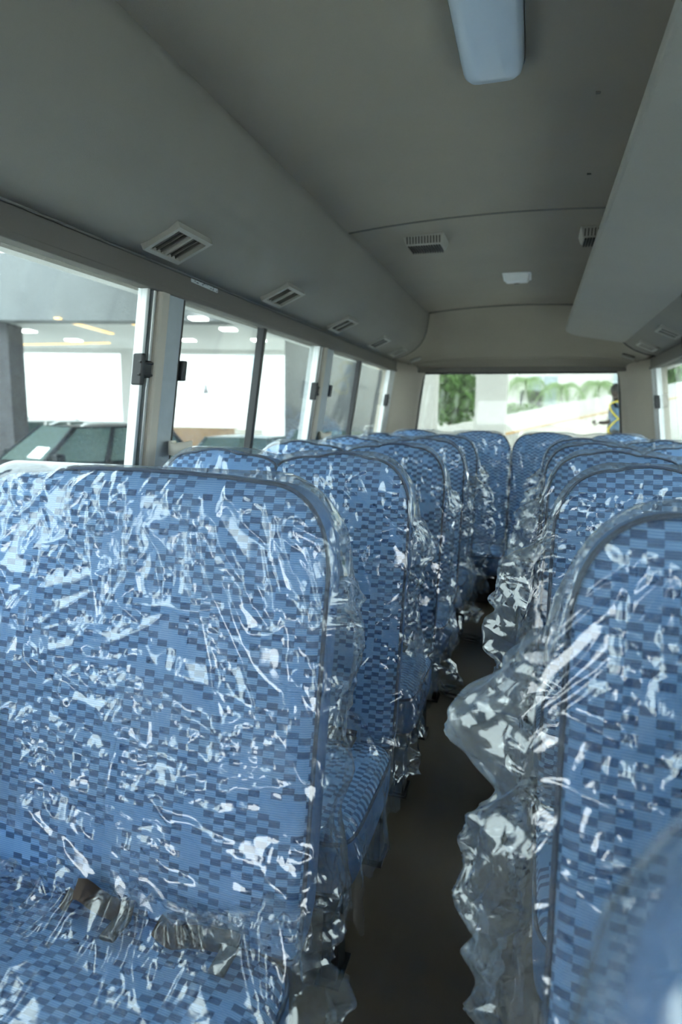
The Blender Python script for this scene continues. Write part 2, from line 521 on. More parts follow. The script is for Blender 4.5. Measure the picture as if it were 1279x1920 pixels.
# side walls: header rail, sill panel, pillars (pillar, trim and seal are parts of the wall)
WINS = [(-1.88, -1.35), (-1.2, 0.15), (0.295, 1.66), (1.81, 3.175), (3.358, 4.84)]
ZS, ZT = 0.84, 1.534
for side, nm in ((-1, 'wall_left'), (1, 'wall_right')):
    mb = MB()
    xo = MX(-1.20, side); xi = MX(-1.27, side)
    mb.box(min(xo, xi), max(xo, xi), Y0, 5.45, 0.0, ZS - 0.02)
    w = tag(mb.build(nm, 'lower_wall'), kind='structure')
    sl = MB(); lean_box(sl, side, Y0, 4.95, ZS - 0.05, ZS, -0.06, 0.012); sl.build('sill', 'beige', w, bevel=.006)
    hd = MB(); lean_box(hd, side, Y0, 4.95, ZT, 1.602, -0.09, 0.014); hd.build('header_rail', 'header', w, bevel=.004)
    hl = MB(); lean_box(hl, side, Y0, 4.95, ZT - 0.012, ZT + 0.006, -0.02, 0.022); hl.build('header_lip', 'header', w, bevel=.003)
    edges = [(-2.0, -1.88)] + [(WINS[k][1], WINS[k + 1][0]) for k in range(4)]
    for (a, b) in edges:
        p = MB(); lean_box(p, side, a + 0.045, b - 0.015, ZS - 0.01, ZT + 0.004, -0.09, 0.012); p.build('pillar', 'pillar', w, bevel=.004)
        p = MB(); lean_box(p, side, a - 0.005, a + 0.05, ZS - 0.01, ZT + 0.004, -0.05, 0.02); p.build('pillar_trim', 'beige', w, bevel=.012, seg=3)
        p = MB(); lean_box(p, side, b - 0.02, b + 0.004, ZS - 0.01, ZT + 0.004, -0.06, 0.006); p.build('pillar_seal', 'rubber', w, bevel=.003)
    # outer lower wall under header to roof
    cl = MB(); x0, x1 = sorted((MX(-1.13, side), MX(-1.31, side))); cl.box(x0, x1, Y0, 5.45, 1.56, 1.70); cl.build('cant_rail', 'canopy_soffit', w)

# side windows
wn_i = 0
for side in (-1, 1):
    for k, (a, b) in enumerate(WINS):
        wn_i += 1
        r = tag(empty('window_%d' % wn_i, (MX(-1.16, side), (a + b) / 2, ZS)), kind='structure')
        r_off = Vector(r.location)
        def put(mb, name, mat, bev=0.0):
            mb.v = [tuple(Vector(p) - r_off) for p in mb.v]
            return mb.build(name, mat, r, bevel=bev)
        mid = a + (b - a) * (0.47 if k == 3 else 0.425)
        if k == 3: mid = 2.455
        if k == 4: mid = 3.975
        put(lean_box(MB(), side, a - .01, mid + 0.015, ZS - .005, ZT + .005, -0.034, -0.029), 'pane', 'glass')
        put(lean_box(MB(), side, mid - 0.005, b + .005, ZS - .005, ZT + .005, -0.016, -0.011), 'pane', 'glass')
        put(lean_box(MB(), side, mid - 0.013, mid + 0.013, ZS, ZT, -0.036, -0.002), 'mullion', 'black', .003)
        put(lean_box(MB(), side, b - 0.054, b - 0.040, ZS, ZT, -0.026, 0.006), 'sash_bar', 'alu', .002)
        put(lean_box(MB(), side, b - 0.040, b - 0.020, ZS, ZT, -0.024, -0.006), 'sash_groove', 'alu_dark')
        put(lean_box(MB(), side, b - 0.020, b - 0.006, ZS, ZT, -0.026, 0.006), 'sash_bar', 'alu', .002)
        put(lean_box(MB(), side, a + 0.002, b, ZS, ZS + 0.02, -0.03, 0.0), 'bottom_rail', 'alu', .002)
        lt = put(lean_box(MB(), side, b - 0.072, b - 0.024, 1.268, 1.318, -0.008, 0.024), 'latch', 'black', .004)
        def putc(mb, name, mat, bev, par):
            mb.v = [tuple(Vector(p) - r_off) for p in mb.v]; return mb.build(name, mat, par, bevel=bev)
        putc(lean_box(MB(), side, b - 0.085, b - 0.067, 1.245, 1.336, -0.004, 0.032), 'latch_grip', 'black', .005, lt)
        putc(lean_box(MB(), side, b - 0.088, b - 0.022, 1.307, 1.314, 0.018, 0.028), 'latch_bar', 'black', .002, lt)
        putc(lean_box(MB(), side, b - 0.088, b - 0.022, 1.272, 1.279, 0.018, 0.028), 'latch_bar', 'black', .002, lt)
        if k >= 2:
            put(lean_box(MB(), side, a + 0.0, a + 0.028, 1.27, 1.335, -0.008, 0.02), 'stop_block', 'black', .004)
        if k == 4:     # rear rails of the last window
            for q, y in enumerate((b + 0.012, b + 0.045, b + 0.078)):
                put(lean_box(MB(), side, y, y + 0.016, ZS, ZT + 0.01, -0.03, 0.012), 'rear_rail', 'alu', .003)
                put(lean_box(MB(), side, y + .016, y + 0.033, ZS, ZT + 0.01, -0.03, -0.004), 'rail_groove', 'rubber')

# rear wall, header and corner pillars
def rear_half(z): return 0.765 + (1.54 - z) * 0.115 * 1.0
rw = MB()
rw.box(-1.24, 0.92, 5.28, 5.36, 0.0, 0.86)
wr = tag(rw.build('wall_rear', 'lower_wall'), kind='structure')
for side in (-1, 1):
    v = []; nz = 8
    for q in range(nz):
        z = 0.80 + (1.60 - 0.80) * q / (nz - 1)
        h = rear_half(z)
        flare = 0.03 * max(0, (z - 1.40) / 0.2) ** 2
        xa = wallx(z) + 0.01; xb = CX0 - h + flare
        for t in np.linspace(0, 1, 9):
            ang = t * math.pi / 2
            x = xa + (xb - xa) * (1 - math.cos(ang)) ** 0.9
            y = 4.945 + (5.285 - 4.945) * math.sin(ang)
            v.append((MX(x, side), y, z))
        v.append((MX(xb + 0.0, side), 5.34, z)); v.append((MX(xa - 0.10, side), 5.36, z)); v.append((MX(xa - 0.10, side), 4.93, z))
    f = grid_faces(12, nz, True) + [tuple(range(12))[::-1], tuple(range((nz - 1) * 12, nz * 12))]
    o = obj('corner_pillar', v, f, 'beige', wr, True)
    sb = MB()
    for z0, z1 in ((0.84, 1.2), (1.2, 1.56)):
        c = []
        for z in (z0, z1):
            xb = CX0 - rear_half(z)
            for (dx, y) in ((-0.01, 5.29), (0.012, 5.29), (0.012, 5.33), (-0.01, 5.33)): c.append((MX(xb + dx, side), y, z))
        sb.hexa(c)
    sb.build('window_seal', 'black', wr)
# header shell lofted from the bus section to the window head
A = [(x, z) for x, z in COVE[::-1]] + [(x, ceil_z(x)) for x in xs[1:-1]] + [(MX(x, 1), z) for x, z in COVE]
def resample(P, n):
    P = np.array(P); d = np.r_[0, np.cumsum(np.hypot(*np.diff(P, axis=0).T))]
    s = np.linspace(0, d[-1], n); return np.c_[np.interp(s, d, P[:, 0]), np.interp(s, d, P[:, 1])]
NS = 61
A = resample(A, NS)
s_ = np.linspace(-1, 1, NS)
Bx = CX0 + s_ * 0.915; Bz = 1.655 - 0.055 * np.abs(s_) ** 3.5
v = []
TT = [(0, 0, 0), (0.10, 0.03, 0.12), (0.28, 0.16, 0.30), (0.5, 0.40, 0.52), (0.72, 0.67, 0.74), (0.88, 0.86, 0.88), (0.97, 0.96, 0.95), (1.0, 1.0, 1.0)]
for (t, ez, ey) in TT:
    for q in range(NS):
        x = A[q, 0] + (Bx[q] - A[q, 0]) * t
        z = A[q, 1] + (Bz[q] - A[q, 1]) * ez
        v.append((x, 4.70 + 0.44 * ey, z))
for (dy, dz) in ((0.012, -0.012), (0.03, -0.016), (0.06, -0.012), (0.10, -0.03), (0.13, -0.09)):
    for q in range(NS):
        zz = Bz[q] + dz if dz > -0.05 else 1.553
        v.append((Bx[q] * 1.0, 5.14 + dy, zz))
f = grid_faces(NS, len(TT) + 5)
hdr = obj('rear_header', v, f, 'headliner', wr, True)
md = hdr.modifiers.new('t', 'SOLIDIFY'); md.thickness = 0.012; md.offset = 1
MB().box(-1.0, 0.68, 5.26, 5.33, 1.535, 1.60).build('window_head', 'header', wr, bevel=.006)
MB().box(-0.98, 0.66, 5.285, 5.325, 1.522, 1.537).build('head_seal', 'black', wr)
MB().box(-1.10, 0.80, 5.30, 5.42, 1.56, 2.05).build('rear_cap', 'canopy_soffit', wr)
wn_i += 1
rwin = tag(empty('window_%d' % wn_i, (CX0, 5.31, 0.86)), kind='structure')
c = [(-0.86, 0, 0), (0.86, 0, 0), (0.86, .006, 0), (-0.86, .006, 0), (-0.78, 0, .70), (0.78, 0, .70), (0.78, .006, .70), (-0.78, .006, .70)]
MB().hexa(c).build('pane', 'glass_rear', rwin)
MB().box(-0.006, 0.006, -0.02, -0.004, 0.655, 0.668).build('clip', 'alu', rwin)
# front bulkhead of the bus, behind the camera, with the windscreen
fw = MB(); fw.box(-1.30, 0.98, Y0 - 0.08, Y0, 0, 0.72); fw.box(-1.30, 0.98, Y0 - 0.08, Y0, 1.50, 2.08)
fw.box(-1.30, -1.12, Y0 - .08, Y0, .72, 1.50); fw.box(0.80, 0.98, Y0 - .08, Y0, .72, 1.50)
wf = tag(fw.build('wall_front', 'lower_wall'), kind='structure')
MB().box(-1.12, 0.80, Y0 - .05, Y0 - .044, .72, 1.50).build('windscreen', 'glass_clear', wf)

# overhead rack panel on the right
def rack():
    xa, za, xb, zb = 0.165, 1.765, 0.578, 1.684
    y_end = 4.74; r = 0.10
    out = [(0.0, Y0), (1.0, Y0), (1.0, y_end - 0.02)]
    out += [(0.97, y_end)]
    for q in range(9):
        a = math.pi / 2 + q * math.pi / 16
        out.append((r / 0.42 * (1 + math.cos(a)), y_end - r * 1.1 + r * 1.1 * math.sin(a)))
    def P(u, y, dz): return (xa + (xb - xa) * u, y, za + (zb - za) * u - 0.012 * math.sin(math.pi * u) + dz)
    n = len(out)
    v = [P(u, y, 0) for u, y in out] + [P(u, y, 0.035) for u, y in out]
    f = [tuple(range(n))[::-1], tuple(range(n, 2 * n))] + [(i, (i + 1) % n, (i + 1) % n + n, i + n) for i in range(n)]
    o = obj('luggage_rack', v, f, 'rack')
    bm = bmesh.new(); bm.from_mesh(o.data); bmesh.ops.recalc_face_normals(bm, faces=bm.faces)
    bm.to_mesh(o.data); bm.free()
    b = o.modifiers.new('b', 'BEVEL'); b.width = 0.008; b.segments = 3; b.limit_method = 'ANGLE'
    tag(o, 'long flat grey overhead luggage rack panel along the right side', 'luggage rack')
rack()

# ------------------------------------------------------------------ cove air vents
def cove_pt(t):   # t along the profile by x, returns point and slope direction
    X = [p[0] for p in COVE]; Z = [p[1] for p in COVE]
    return float(np.interp(-t, [-x for x in X], Z))
names = ['nearest', 'second', 'third', 'fourth', 'farthest']
def vent(side, y, label, xm=-0.968, s=1.0):
    z = cove_pt(xm); z2 = cove_pt(xm - 0.03); z1 = cove_pt(xm + 0.03)
    ang = math.atan2(z1 - z2, 0.06)
    r = empty('air_vent', (MX(xm, side), y, z - 0.001))
    r.rotation_euler = (0, -ang if side < 0 else ang, 0)
    tag(r, label, 'vent', 'air vents along the coves')
    a, b = 0.062 * s, 0.085 * s
    fr = MB(); rim = 0.014
    fr.box(-a, a, -b, -b + rim, -0.012, 0.006); fr.box(-a, a, b - rim, b, -0.012, 0.006)
    fr.box(-a, -a + rim, -b + rim, b - rim, -0.012, 0.006); fr.box(a - rim, a, -b + rim, b - rim, -0.012, 0.006)
    fr.box(-a + rim, a - rim, -0.005, 0.005, -0.010, 0.006)
    fr.build('frame', 'vent', r)
    MB().box(-a + rim, a - rim, -b + rim, b - rim, 0.0, 0.004).build('duct', 'vent_dark', r)
    for c0 in (-0.5, 0.5):
        for q in range(3):
            y_ = c0 * (b - rim) + (q - 1) * (b - rim) / 3.6 - .002
            m_ = MB(); m_.hexa([(-a + rim, y_ - .002, -.008), (a - rim, y_ - .002, -.008), (a - rim, y_ + .001, -.008), (-a + rim, y_ + .001, -.008),
                                (-a + rim, y_ + .003, .0), (a - rim, y_ + .003, .0), (a - rim, y_ + .006, .0), (-a + rim, y_ + .006, .0)])
            m_.build('louvre', 'vent_mid', r)
for k, y in enumerate((1.565, 2.315, 3.10, 3.866, 4.44)):
    vent(-1, y, '%s square louvred air vent on the left cove above the windows' % names[k], s=1.0 if k < 4 else 0.9)
for k, y in enumerate((3.70, 4.36)):
    vent(1, y, ('nearer' if k == 0 else 'farther') + ' small louvred air vent on the right cove under the rack', s=0.95)
# two small vents in the rear header corners
for side, (x, y, z) in ((-1, (-0.945, 5.02, 1.625)), (1, (0.625, 5.02, 1.625))):
    r = empty('corner_vent', (x, y, z)); r.rotation_euler = (0.5, -0.35 * -side, 0)
    tag(r, 'tiny oblong vent in the %s corner above the rear window' % ('left' if side < 0 else 'right'), 'vent')
    MB().box(-.045, .045, -.03, .03, -.012, .012).build('frame', 'vent', r, bevel=.006)
    for q in range(4): MB().box(-.034, .034, -.02 + q * .012, -.014 + q * .012, -.015, -.011).build('louvre', 'vent_dark', r)

# ------------------------------------------------------------------ ceiling fittings
def ceiling_lamp():
    x0, y0, y1 = -0.137, 0.72, 1.585
    z = ceil_z(x0)
    r = tag(empty('ceiling_lamp', (x0, (y0 + y1) / 2, z)), 'long white strip lamp with rounded ends on the ceiling', 'lamp')
    hw = 0.068; hl = (y1 - y0) / 2; v = []
    ring = []
    n = 40
    for q in range(n):
        a = 2 * math.pi * q / n; c_, s_ = math.cos(a), math.sin(a)
        e = 2 / 7.0
        ring.append((hw * abs(c_) ** e * (1 if c_ > 0 else -1), hl * abs(s_) ** (2 / 22.0) * (1 if s_ > 0 else -1)))
    lv = [(1.0, 0.0, 1.0), (1.0, -0.018, 1.0), (0.95, -0.032, .992), (0.82, -0.040, .975), (0.5, -0.046, .9), (0.0, -0.048, 0.0)]
    for (sx, dz, sy) in lv[:-1]: v += [(x * sx, y * sy, dz) for x, y in ring]
    v.append((0, 0, -0.048))
    f = grid_faces(n, 5, True) + [(4 * n + q, 4 * n + (q + 1) % n, 5 * n) for q in range(n)]
    obj('diffuser', v, f, 'lamp_white', r, True)
    v2 = [(x * 1.04, y * 1.005, dz) for dz in (0.004, -0.012) for x, y in ring]
    obj('base_rim', v2, grid_faces(n, 2, True), 'lamp_white', r, True)
ceiling_lamp()
def ceiling_vent(x, y, label, face):
    z = ceil_z(x)
    r = tag(empty('ceiling_speaker', (x, y, z)), label, 'speaker', 'grilled speakers behind the ceiling seam')
    b = MB(); a, l, h = 0.092, 0.085, 0.040
    b.hexa([(-a * .86, -l * .84, -h), (a * .86, -l * .84, -h), (a * .86, l * .84, -h * .85), (-a * .86, l * .84, -h * .85), (-a, -l, 0.004), (a, -l, 0.004), (a, l, 0.004), (-a, l, 0.004)])
    b.build('housing', 'vent', r, bevel=.006)
    for q in range(13):
        xx = -a * .74 + q * a * 1.48 / 12
        MB().box(xx - .0028, xx + .0028, -l * .74, l * .7, -h - .0045, -h + .004).build('grille_slot', 'vent_dark', r)
    for q in range(12):
        xx = -a * .78 + q * a * 1.56 / 11
        MB().hexa([(xx - .0028, -l * .87, -h * .85), (xx + .0028, -l * .87, -h * .85), (xx + .0028, -l * .84, -h * .85), (xx - .0028, -l * .84, -h * .85),
                   (xx - .0028, -l * .99, -h * .15), (xx + .0028, -l * .99, -h * .15), (xx + .0028, -l * .95, -h * .15), (xx - .0028, -l * .95, -h * .15)]).build('grille_slot', 'vent_dark', r)
ceiling_vent(-0.515, 2.90, 'boxy grilled ceiling speaker left of the aisle behind the seam', 0)
ceiling_vent(0.225, 2.95, 'boxy grilled ceiling speaker half hidden by the luggage rack', 0)
r = tag(empty('dome_lamp', (-0.145, 3.78, ceil_z(-0.145))), 'small square white dome lamp on the rear ceiling', 'lamp')
b = MB(); b.hexa([(-.062, -.075, -.045), (.062, -.075, -.045), (.062, .08, -.026), (-.062, .08, -.026), (-.07, -.085, .004), (.07, -.085, .004), (.07, .09, .004), (-.07, .09, .004)])
b.build('lens', 'dome_white', r, bevel=.01, seg=3)
MB().box(-.078, .078, -.093, .098, -.008, .004).build('rim', 'dome_white', r, bevel=.003)
MB().box(-.015, .015, .04, .06, -.04, -.028).build('switch', 'vent', r, bevel=.003)

# sticker strip on the header
c = []
for (y, z) in ((1.825, 1.583), (2.0, 1.580), (2.0, 1.599), (1.825, 1.602)): c.append((wallx(z) + 0.0155, y, z))
o = obj('sticker', c + [(p[0] - .001, p[1], p[2]) for p in c], [(0, 1, 2, 3), (7, 6, 5, 4), (0, 4, 5, 1), (1, 5, 6, 2), (2, 6, 7, 3), (3, 7, 4, 0)], 'sticker', uv=[(0, 0), (1, 0), (1, 1), (0, 1)] * 2)
tag(o, 'narrow pale printed sticker on the rail above the left windows', 'sticker')

# curtain ties on the pillars
def tie(y, label):
    x = wallx(1.05) + 0.012
    r = tag(empty('curtain_tie', (x, y, 1.05)), label, 'strap', 'cream straps on the left pillars')
    v = []; n = 24
    for q in range(n):
        a = 2 * math.pi * q / n
        px = 0.030 + 0.030 * math.cos(a) + 0.006 * math.sin(2 * a); py = 0.055 * math.sin(a)
        for (o_, zz) in ((1.0, -0.02), (1.0, 0.02), (0.86, 0.02), (0.86, -0.02)):
            v.append((0.03 + (px - 0.03) * o_, py * o_, zz + 0.004 * math.sin(a * 2)))
    f = []
    for q in range(n):
        q2 = (q + 1) % n
        for e in range(4):
            e2 = (e + 1) % 4; f.append((q * 4 + e, q2 * 4 + e, q2 * 4 + e2, q * 4 + e2))
    obj('strap_loop', v, f, 'cream', r, True)
    MB().box(-.002, .012, -.018, .018, -.024, .024).build('snap_button', 'cream', r, bevel=.004)
tie(1.80, 'cream strap loop on the pillar beside the nearest left window')
tie(3.30, 'cream strap loop on the pillar farther back by the left windows')

# ------------------------------------------------------------------ seats
SW = 0.392        # width of one seat
RECL = 0.21
ZB = 0.30         # bottom of the backrest
ZTOP = 1.062
def back_outline(w, zt=ZTOP, n_c=14, crx=0.125, crz=0.155, inner=0):
    h = w / 2; pts = []
    rb = 0.025
    for q in range(5):
        a = math.pi + q * math.pi / 8
        pts.append((-h + rb + rb * math.cos(a), ZB + rb + rb * math.sin(a)))
    for q in range(5):
        a = 1.5 * math.pi + q * math.pi / 8
        pts.append((h - rb + rb * math.cos(a), ZB + rb + rb * math.sin(a)))
    cl, cr_ = (0.040 if inner < 0 else crz), (0.040 if inner > 0 else crz)
    for z in np.linspace(ZB + 0.1, zt - 0.012 - cr_, 7)[:-1]: pts.append((h, z))
    for q in range(n_c + 1):
        a = q * math.pi / 2 / n_c
        pts.append((h - crx + crx * math.cos(a) ** 0.9, zt - 0.012 - cr_ + cr_ * math.sin(a) ** 0.9 if q < n_c else zt - 0.012))
    m_ = 6
    for q in range(1, m_):
        x = (h - crx) * (1 - 2 * q / m_); pts.append((x, zt - 0.012 * (x / (h - crx)) ** 2))
    for q in range(n_c, -1, -1):
        a = q * math.pi / 2 / n_c
        pts.append((-h + crx - crx * math.cos(a) ** 0.9, zt - 0.012 - cl + cl * math.sin(a) ** 0.9 if q < n_c else zt - 0.012))
    for z in np.linspace(ZB + 0.1, zt - 0.012 - cl, 7)[:-1][::-1]: pts.append((-h, z))
    return pts
def shear(p): return (p[0], p[1] + (p[2] - ZB) * RECL, p[2])

def seatback_mesh(w, uoff, zt=ZTOP, inner=0):
    out = back_outline(w, zt, inner=inner); n = len(out)
    cx_, cz_ = inner * w / 2, (ZB + zt) / 2
    v = []; uv = []; mi = []
    loops = [(1.0, 0.102, 0.93), (1.0, 0.095, 0.972), (1.0, 0.05, 0.994), (1.0, 0.004, 1.0), (1, -0.004, 0.985), (1, -0.010, 0.955), (1, -0.016, 0.88), (1, -0.021, 0.72), (1, -0.024, 0.5), (1, -0.025, 0.25)]
    for (_, y, s) in loops:
        for (x, z) in out:
            xx, zz = cx_ + (x - cx_) * s, cz_ + (z - cz_) * s
            v.append(shear((xx, y, zz))); uv.append((xx + uoff[0], zz + uoff[1]))
    f = grid_faces(n, len(loops), True)
    mi = []
    for j in range(len(loops) - 1): mi += [1 if j < 3 else 0] * n
    v.append(shear((cx_, -0.025, cz_))); uv.append((cx_ + uoff[0], cz_ + uoff[1]))
    b = (len(loops) - 1) * n
    f += [(b + q, b + (q + 1) % n, len(v) - 1) for q in range(n)]; mi += [0] * n
    v.append(shear((cx_, 0.108, cz_))); uv.append((0, 0))
    f += [((q + 1) % n, q, len(v) - 1) for q in range(n)]; mi += [2] * n
    return v, f, uv, mi, out

def cushion_mesh(w, uoff, d=0.43):
    # rounded slab: loops in plan shrinking on top
    n = 44; ring = []
    for q in range(n):
        a = 2 * math.pi * q / n; c_, s_ = math.cos(a), math.sin(a); e = 2 / 8.0
        ring.append((w / 2 * abs(c_) ** e * (1 if c_ > 0 else -1), d / 2 * abs(s_) ** e * (1 if s_ > 0 else -1)))
    lv = [(0.9, 0.185), (0.985, 0.195), (1.0, 0.225), (1.0, 0.275), (0.985, 0.298), (0.95, 0.312), (0.85, 0.322), (0.6, 0.328), (0.3, 0.330)]
    v = []; uv = []
    for (s, z) in lv:
        for (x, y) in ring:
            zz = z + 0.012 * (-y / (d / 2)) * (z > 0.26)
            v.append((x * s, y * s - d / 2 + 0.02, zz)); uv.append((x * s + uoff[0], y * s + uoff[1] - (0.3 if z < 0.295 else 0)))
    f = grid_faces(n, len(lv), True); mi = []
    for j in range(len(lv) - 1): mi += [1 if j < 4 else 0] * n
    v.append((0, -d / 2 + 0.02, 0.330)); uv.append(uoff)
    b = (len(lv) - 1) * n
    f += [(b + q, b + (q + 1) % n, len(v) - 1) for q in range(n)]; mi += [0] * n
    f.append(tuple(range(n))[::-1]); mi.append(1)
    return v, f, uv, mi, ring

PIP = {}
def add_seatback(parent, x, w, uoff, zt=ZTOP, inner=0):
    v, f, uv, mi, out = seatback_mesh(w, uoff, zt, inner)
    v = [(p[0] + x, p[1], p[2]) for p in v]
    sb = obj('seatback', v, f, None, parent, True, uv, ['fabric', 'side_blue', 'seat_back_plain'], mi)
    pts = [shear((x + px * 0.997, -0.003, pz)) for px, pz in out[5:] if inner == 0 or inner * px < w / 2 - 0.002]
    MB().tube(pts, 0.0038, 6).build('piping', 'piping', sb, True)
    return sb
def add_cushion(parent, x, w, uoff):
    v, f, uv, mi, ring = cushion_mesh(w, uoff)
    v = [(p[0] + x, p[1], p[2]) for p in v]
    cu = obj('cushion', v, f, None, parent, True, uv, ['fabric', 'side_blue'], mi)
    pts = [(x + px * 0.995, py * 0.995 - 0.215 + 0.02, 0.295 + 0.012 * (-py / 0.215)) for px, py in ring]
    MB().tube(pts, 0.0042, 6, closed=True).build('piping', 'piping', cu, True)

def ribbon(pts, wdt, thick, axis):
    """belt webbing: pts centreline, axis = across direction"""
    mb = MB(); pts = [Vector(p) for p in pts]; ax = Vector(axis).normalized(); k = len(pts); b = []
    for i, p in enumerate(pts):
        t = (pts[min(i + 1, k - 1)] - pts[max(i - 1, 0)]).normalized(); nrm = t.cross(ax).normalized()
        a2 = nrm.cross(t).normalized()
        for (su, sn) in ((-1, -1), (1, -1), (1, 1), (-1, 1)): b.append(tuple(p + a2 * (su * wdt / 2) + nrm * (sn * thick / 2)))
    f = []
    for i in range(k - 1):
        for e in range(4):
            e2 = (e + 1) % 4; f.append((i * 4 + e, i * 4 + e2, (i + 1) * 4 + e2, (i + 1) * 4 + e))
    f += [(3, 2, 1, 0), tuple((k - 1) * 4 + e for e in range(4))]
    return mb.add(b, f)

def double_seat(name, xc, yb, label, group, aisle, seed, detail=True, single=False):
    """yb = y of the backrest foot, seats face -y, aisle = +1 / -1 side of the aisle"""
    rnd = random.Random(seed)
    r = tag(empty(name, (xc, yb, 0)), label, 'bus seat', group)
    if single:
        add_seatback(r, 0.012, 2 * SW - 0.024, (rnd.random() * 3, rnd.random() * 2))
        add_cushion(r, 0.005, 2 * SW - 0.01, (rnd.random() * 3, rnd.random() * 2))
    for k, sx in enumerate(() if single else (-1, 1)):
        x = sx * (SW / 2 + 0.0005)
        if k == 0: u0 = (rnd.random() * 3, rnd.random() * 2)
        add_seatback(r, x, SW, (u0[0] + x, u0[1]), inner=-sx)
        add_cushion(r, sx * (SW / 2 + 0.004), SW, (rnd.random() * 3, rnd.random() * 2))
    fr = MB(); fr.box(-SW + .01, SW - .01, -0.40, -0.37, 0.15, 0.185); fr.box(-SW + .01, SW - .01, -0.03, 0.0, 0.15, 0.185)
    fr.box(-SW + .02, -SW + .05, -0.40, 0.02, 0.15, 0.185); fr.box(SW - .05, SW - .02, -0.40, 0.02, 0.15, 0.185)
    fr.build('seat_frame', 'black', r, bevel=.003)
    for sx in (-1, 1):
        for y in (-0.385, -0.02):
            x = sx * (SW - 0.035)
            lg = MB(); lg.hexa([(x - .018, y - .03, 0.004), (x + .018, y - .03, .004), (x + .018, y + .03, .004), (x - .018, y + .03, .004),
                                (x - .018, y - .022, .152), (x + .018, y - .022, .152), (x + .018, y + .022, .152), (x - .018, y + .022, .152)])
            lo = lg.build('leg', 'black', r, bevel=.003)
            MB().box(x - .026, x + .026, y - .045, y + .045, 0.0, 0.006).build('foot_plate', 'black', lo)
    MB().box(-SW + .03, SW - .03, -0.03, -0.01, 0.06, 0.085).build('stretcher', 'black', r)
    # belts: webbing loops where cushion and backrest meet
    if detail:
        for k, (x, ln, up_) in enumerate(((0.22, 0.14, 0.010), (0.03, 0.13, 0.045))):
            x *= aisle
            pts = []
            for q in range(15):
                t = q / 14
                pts.append((x + aisle * ln * (t - 0.5) + 0.012 * math.sin(t * 7), -0.028 - 0.022 * math.sin(t * math.pi * 1.5) - 0.02 * t, 0.330 + 0.010 * math.sin(t * 3.1) + up_ * math.sin(t * math.pi * 1.15) ** 2))
            ribbon(pts, 0.032, 0.002, (0.2 * aisle, 0.8, 0.75)).build('seat_belt', 'belt', r, True)
            tg = MB(); xe = x + aisle * ln * 0.5; tg.box(xe - .014, xe + .014, -0.085, -0.035, 0.332, 0.340); tg.build('belt_tongue', 'steel', r, bevel=.003)
    return r

def foot_rings(parent, aisle):
    for y in (-0.385 + 0.03, -0.30):
        x = aisle * (SW - 0.0)
        pts = []
        for q in range(20):
            a = 2 * math.pi * q / 20
            pts.append((x + aisle * 0.045 + 0.052 * math.cos(a), y - 0.01 + 0.020 * math.sin(a), 0.012 + 0.010 * (1 - math.cos(a) * aisle) * 0.5))
        MB().tube(pts, 0.0065, 8, closed=True).build('floor_ring', 'steel', parent, True)

# ------------------------------------------------------------------ plastic covers
def flare_fn(knots):
    z = [k[0] for k in knots][::-1]; a = [k[1] for k in knots][::-1]
    return lambda q: np.interp(q, z, a)

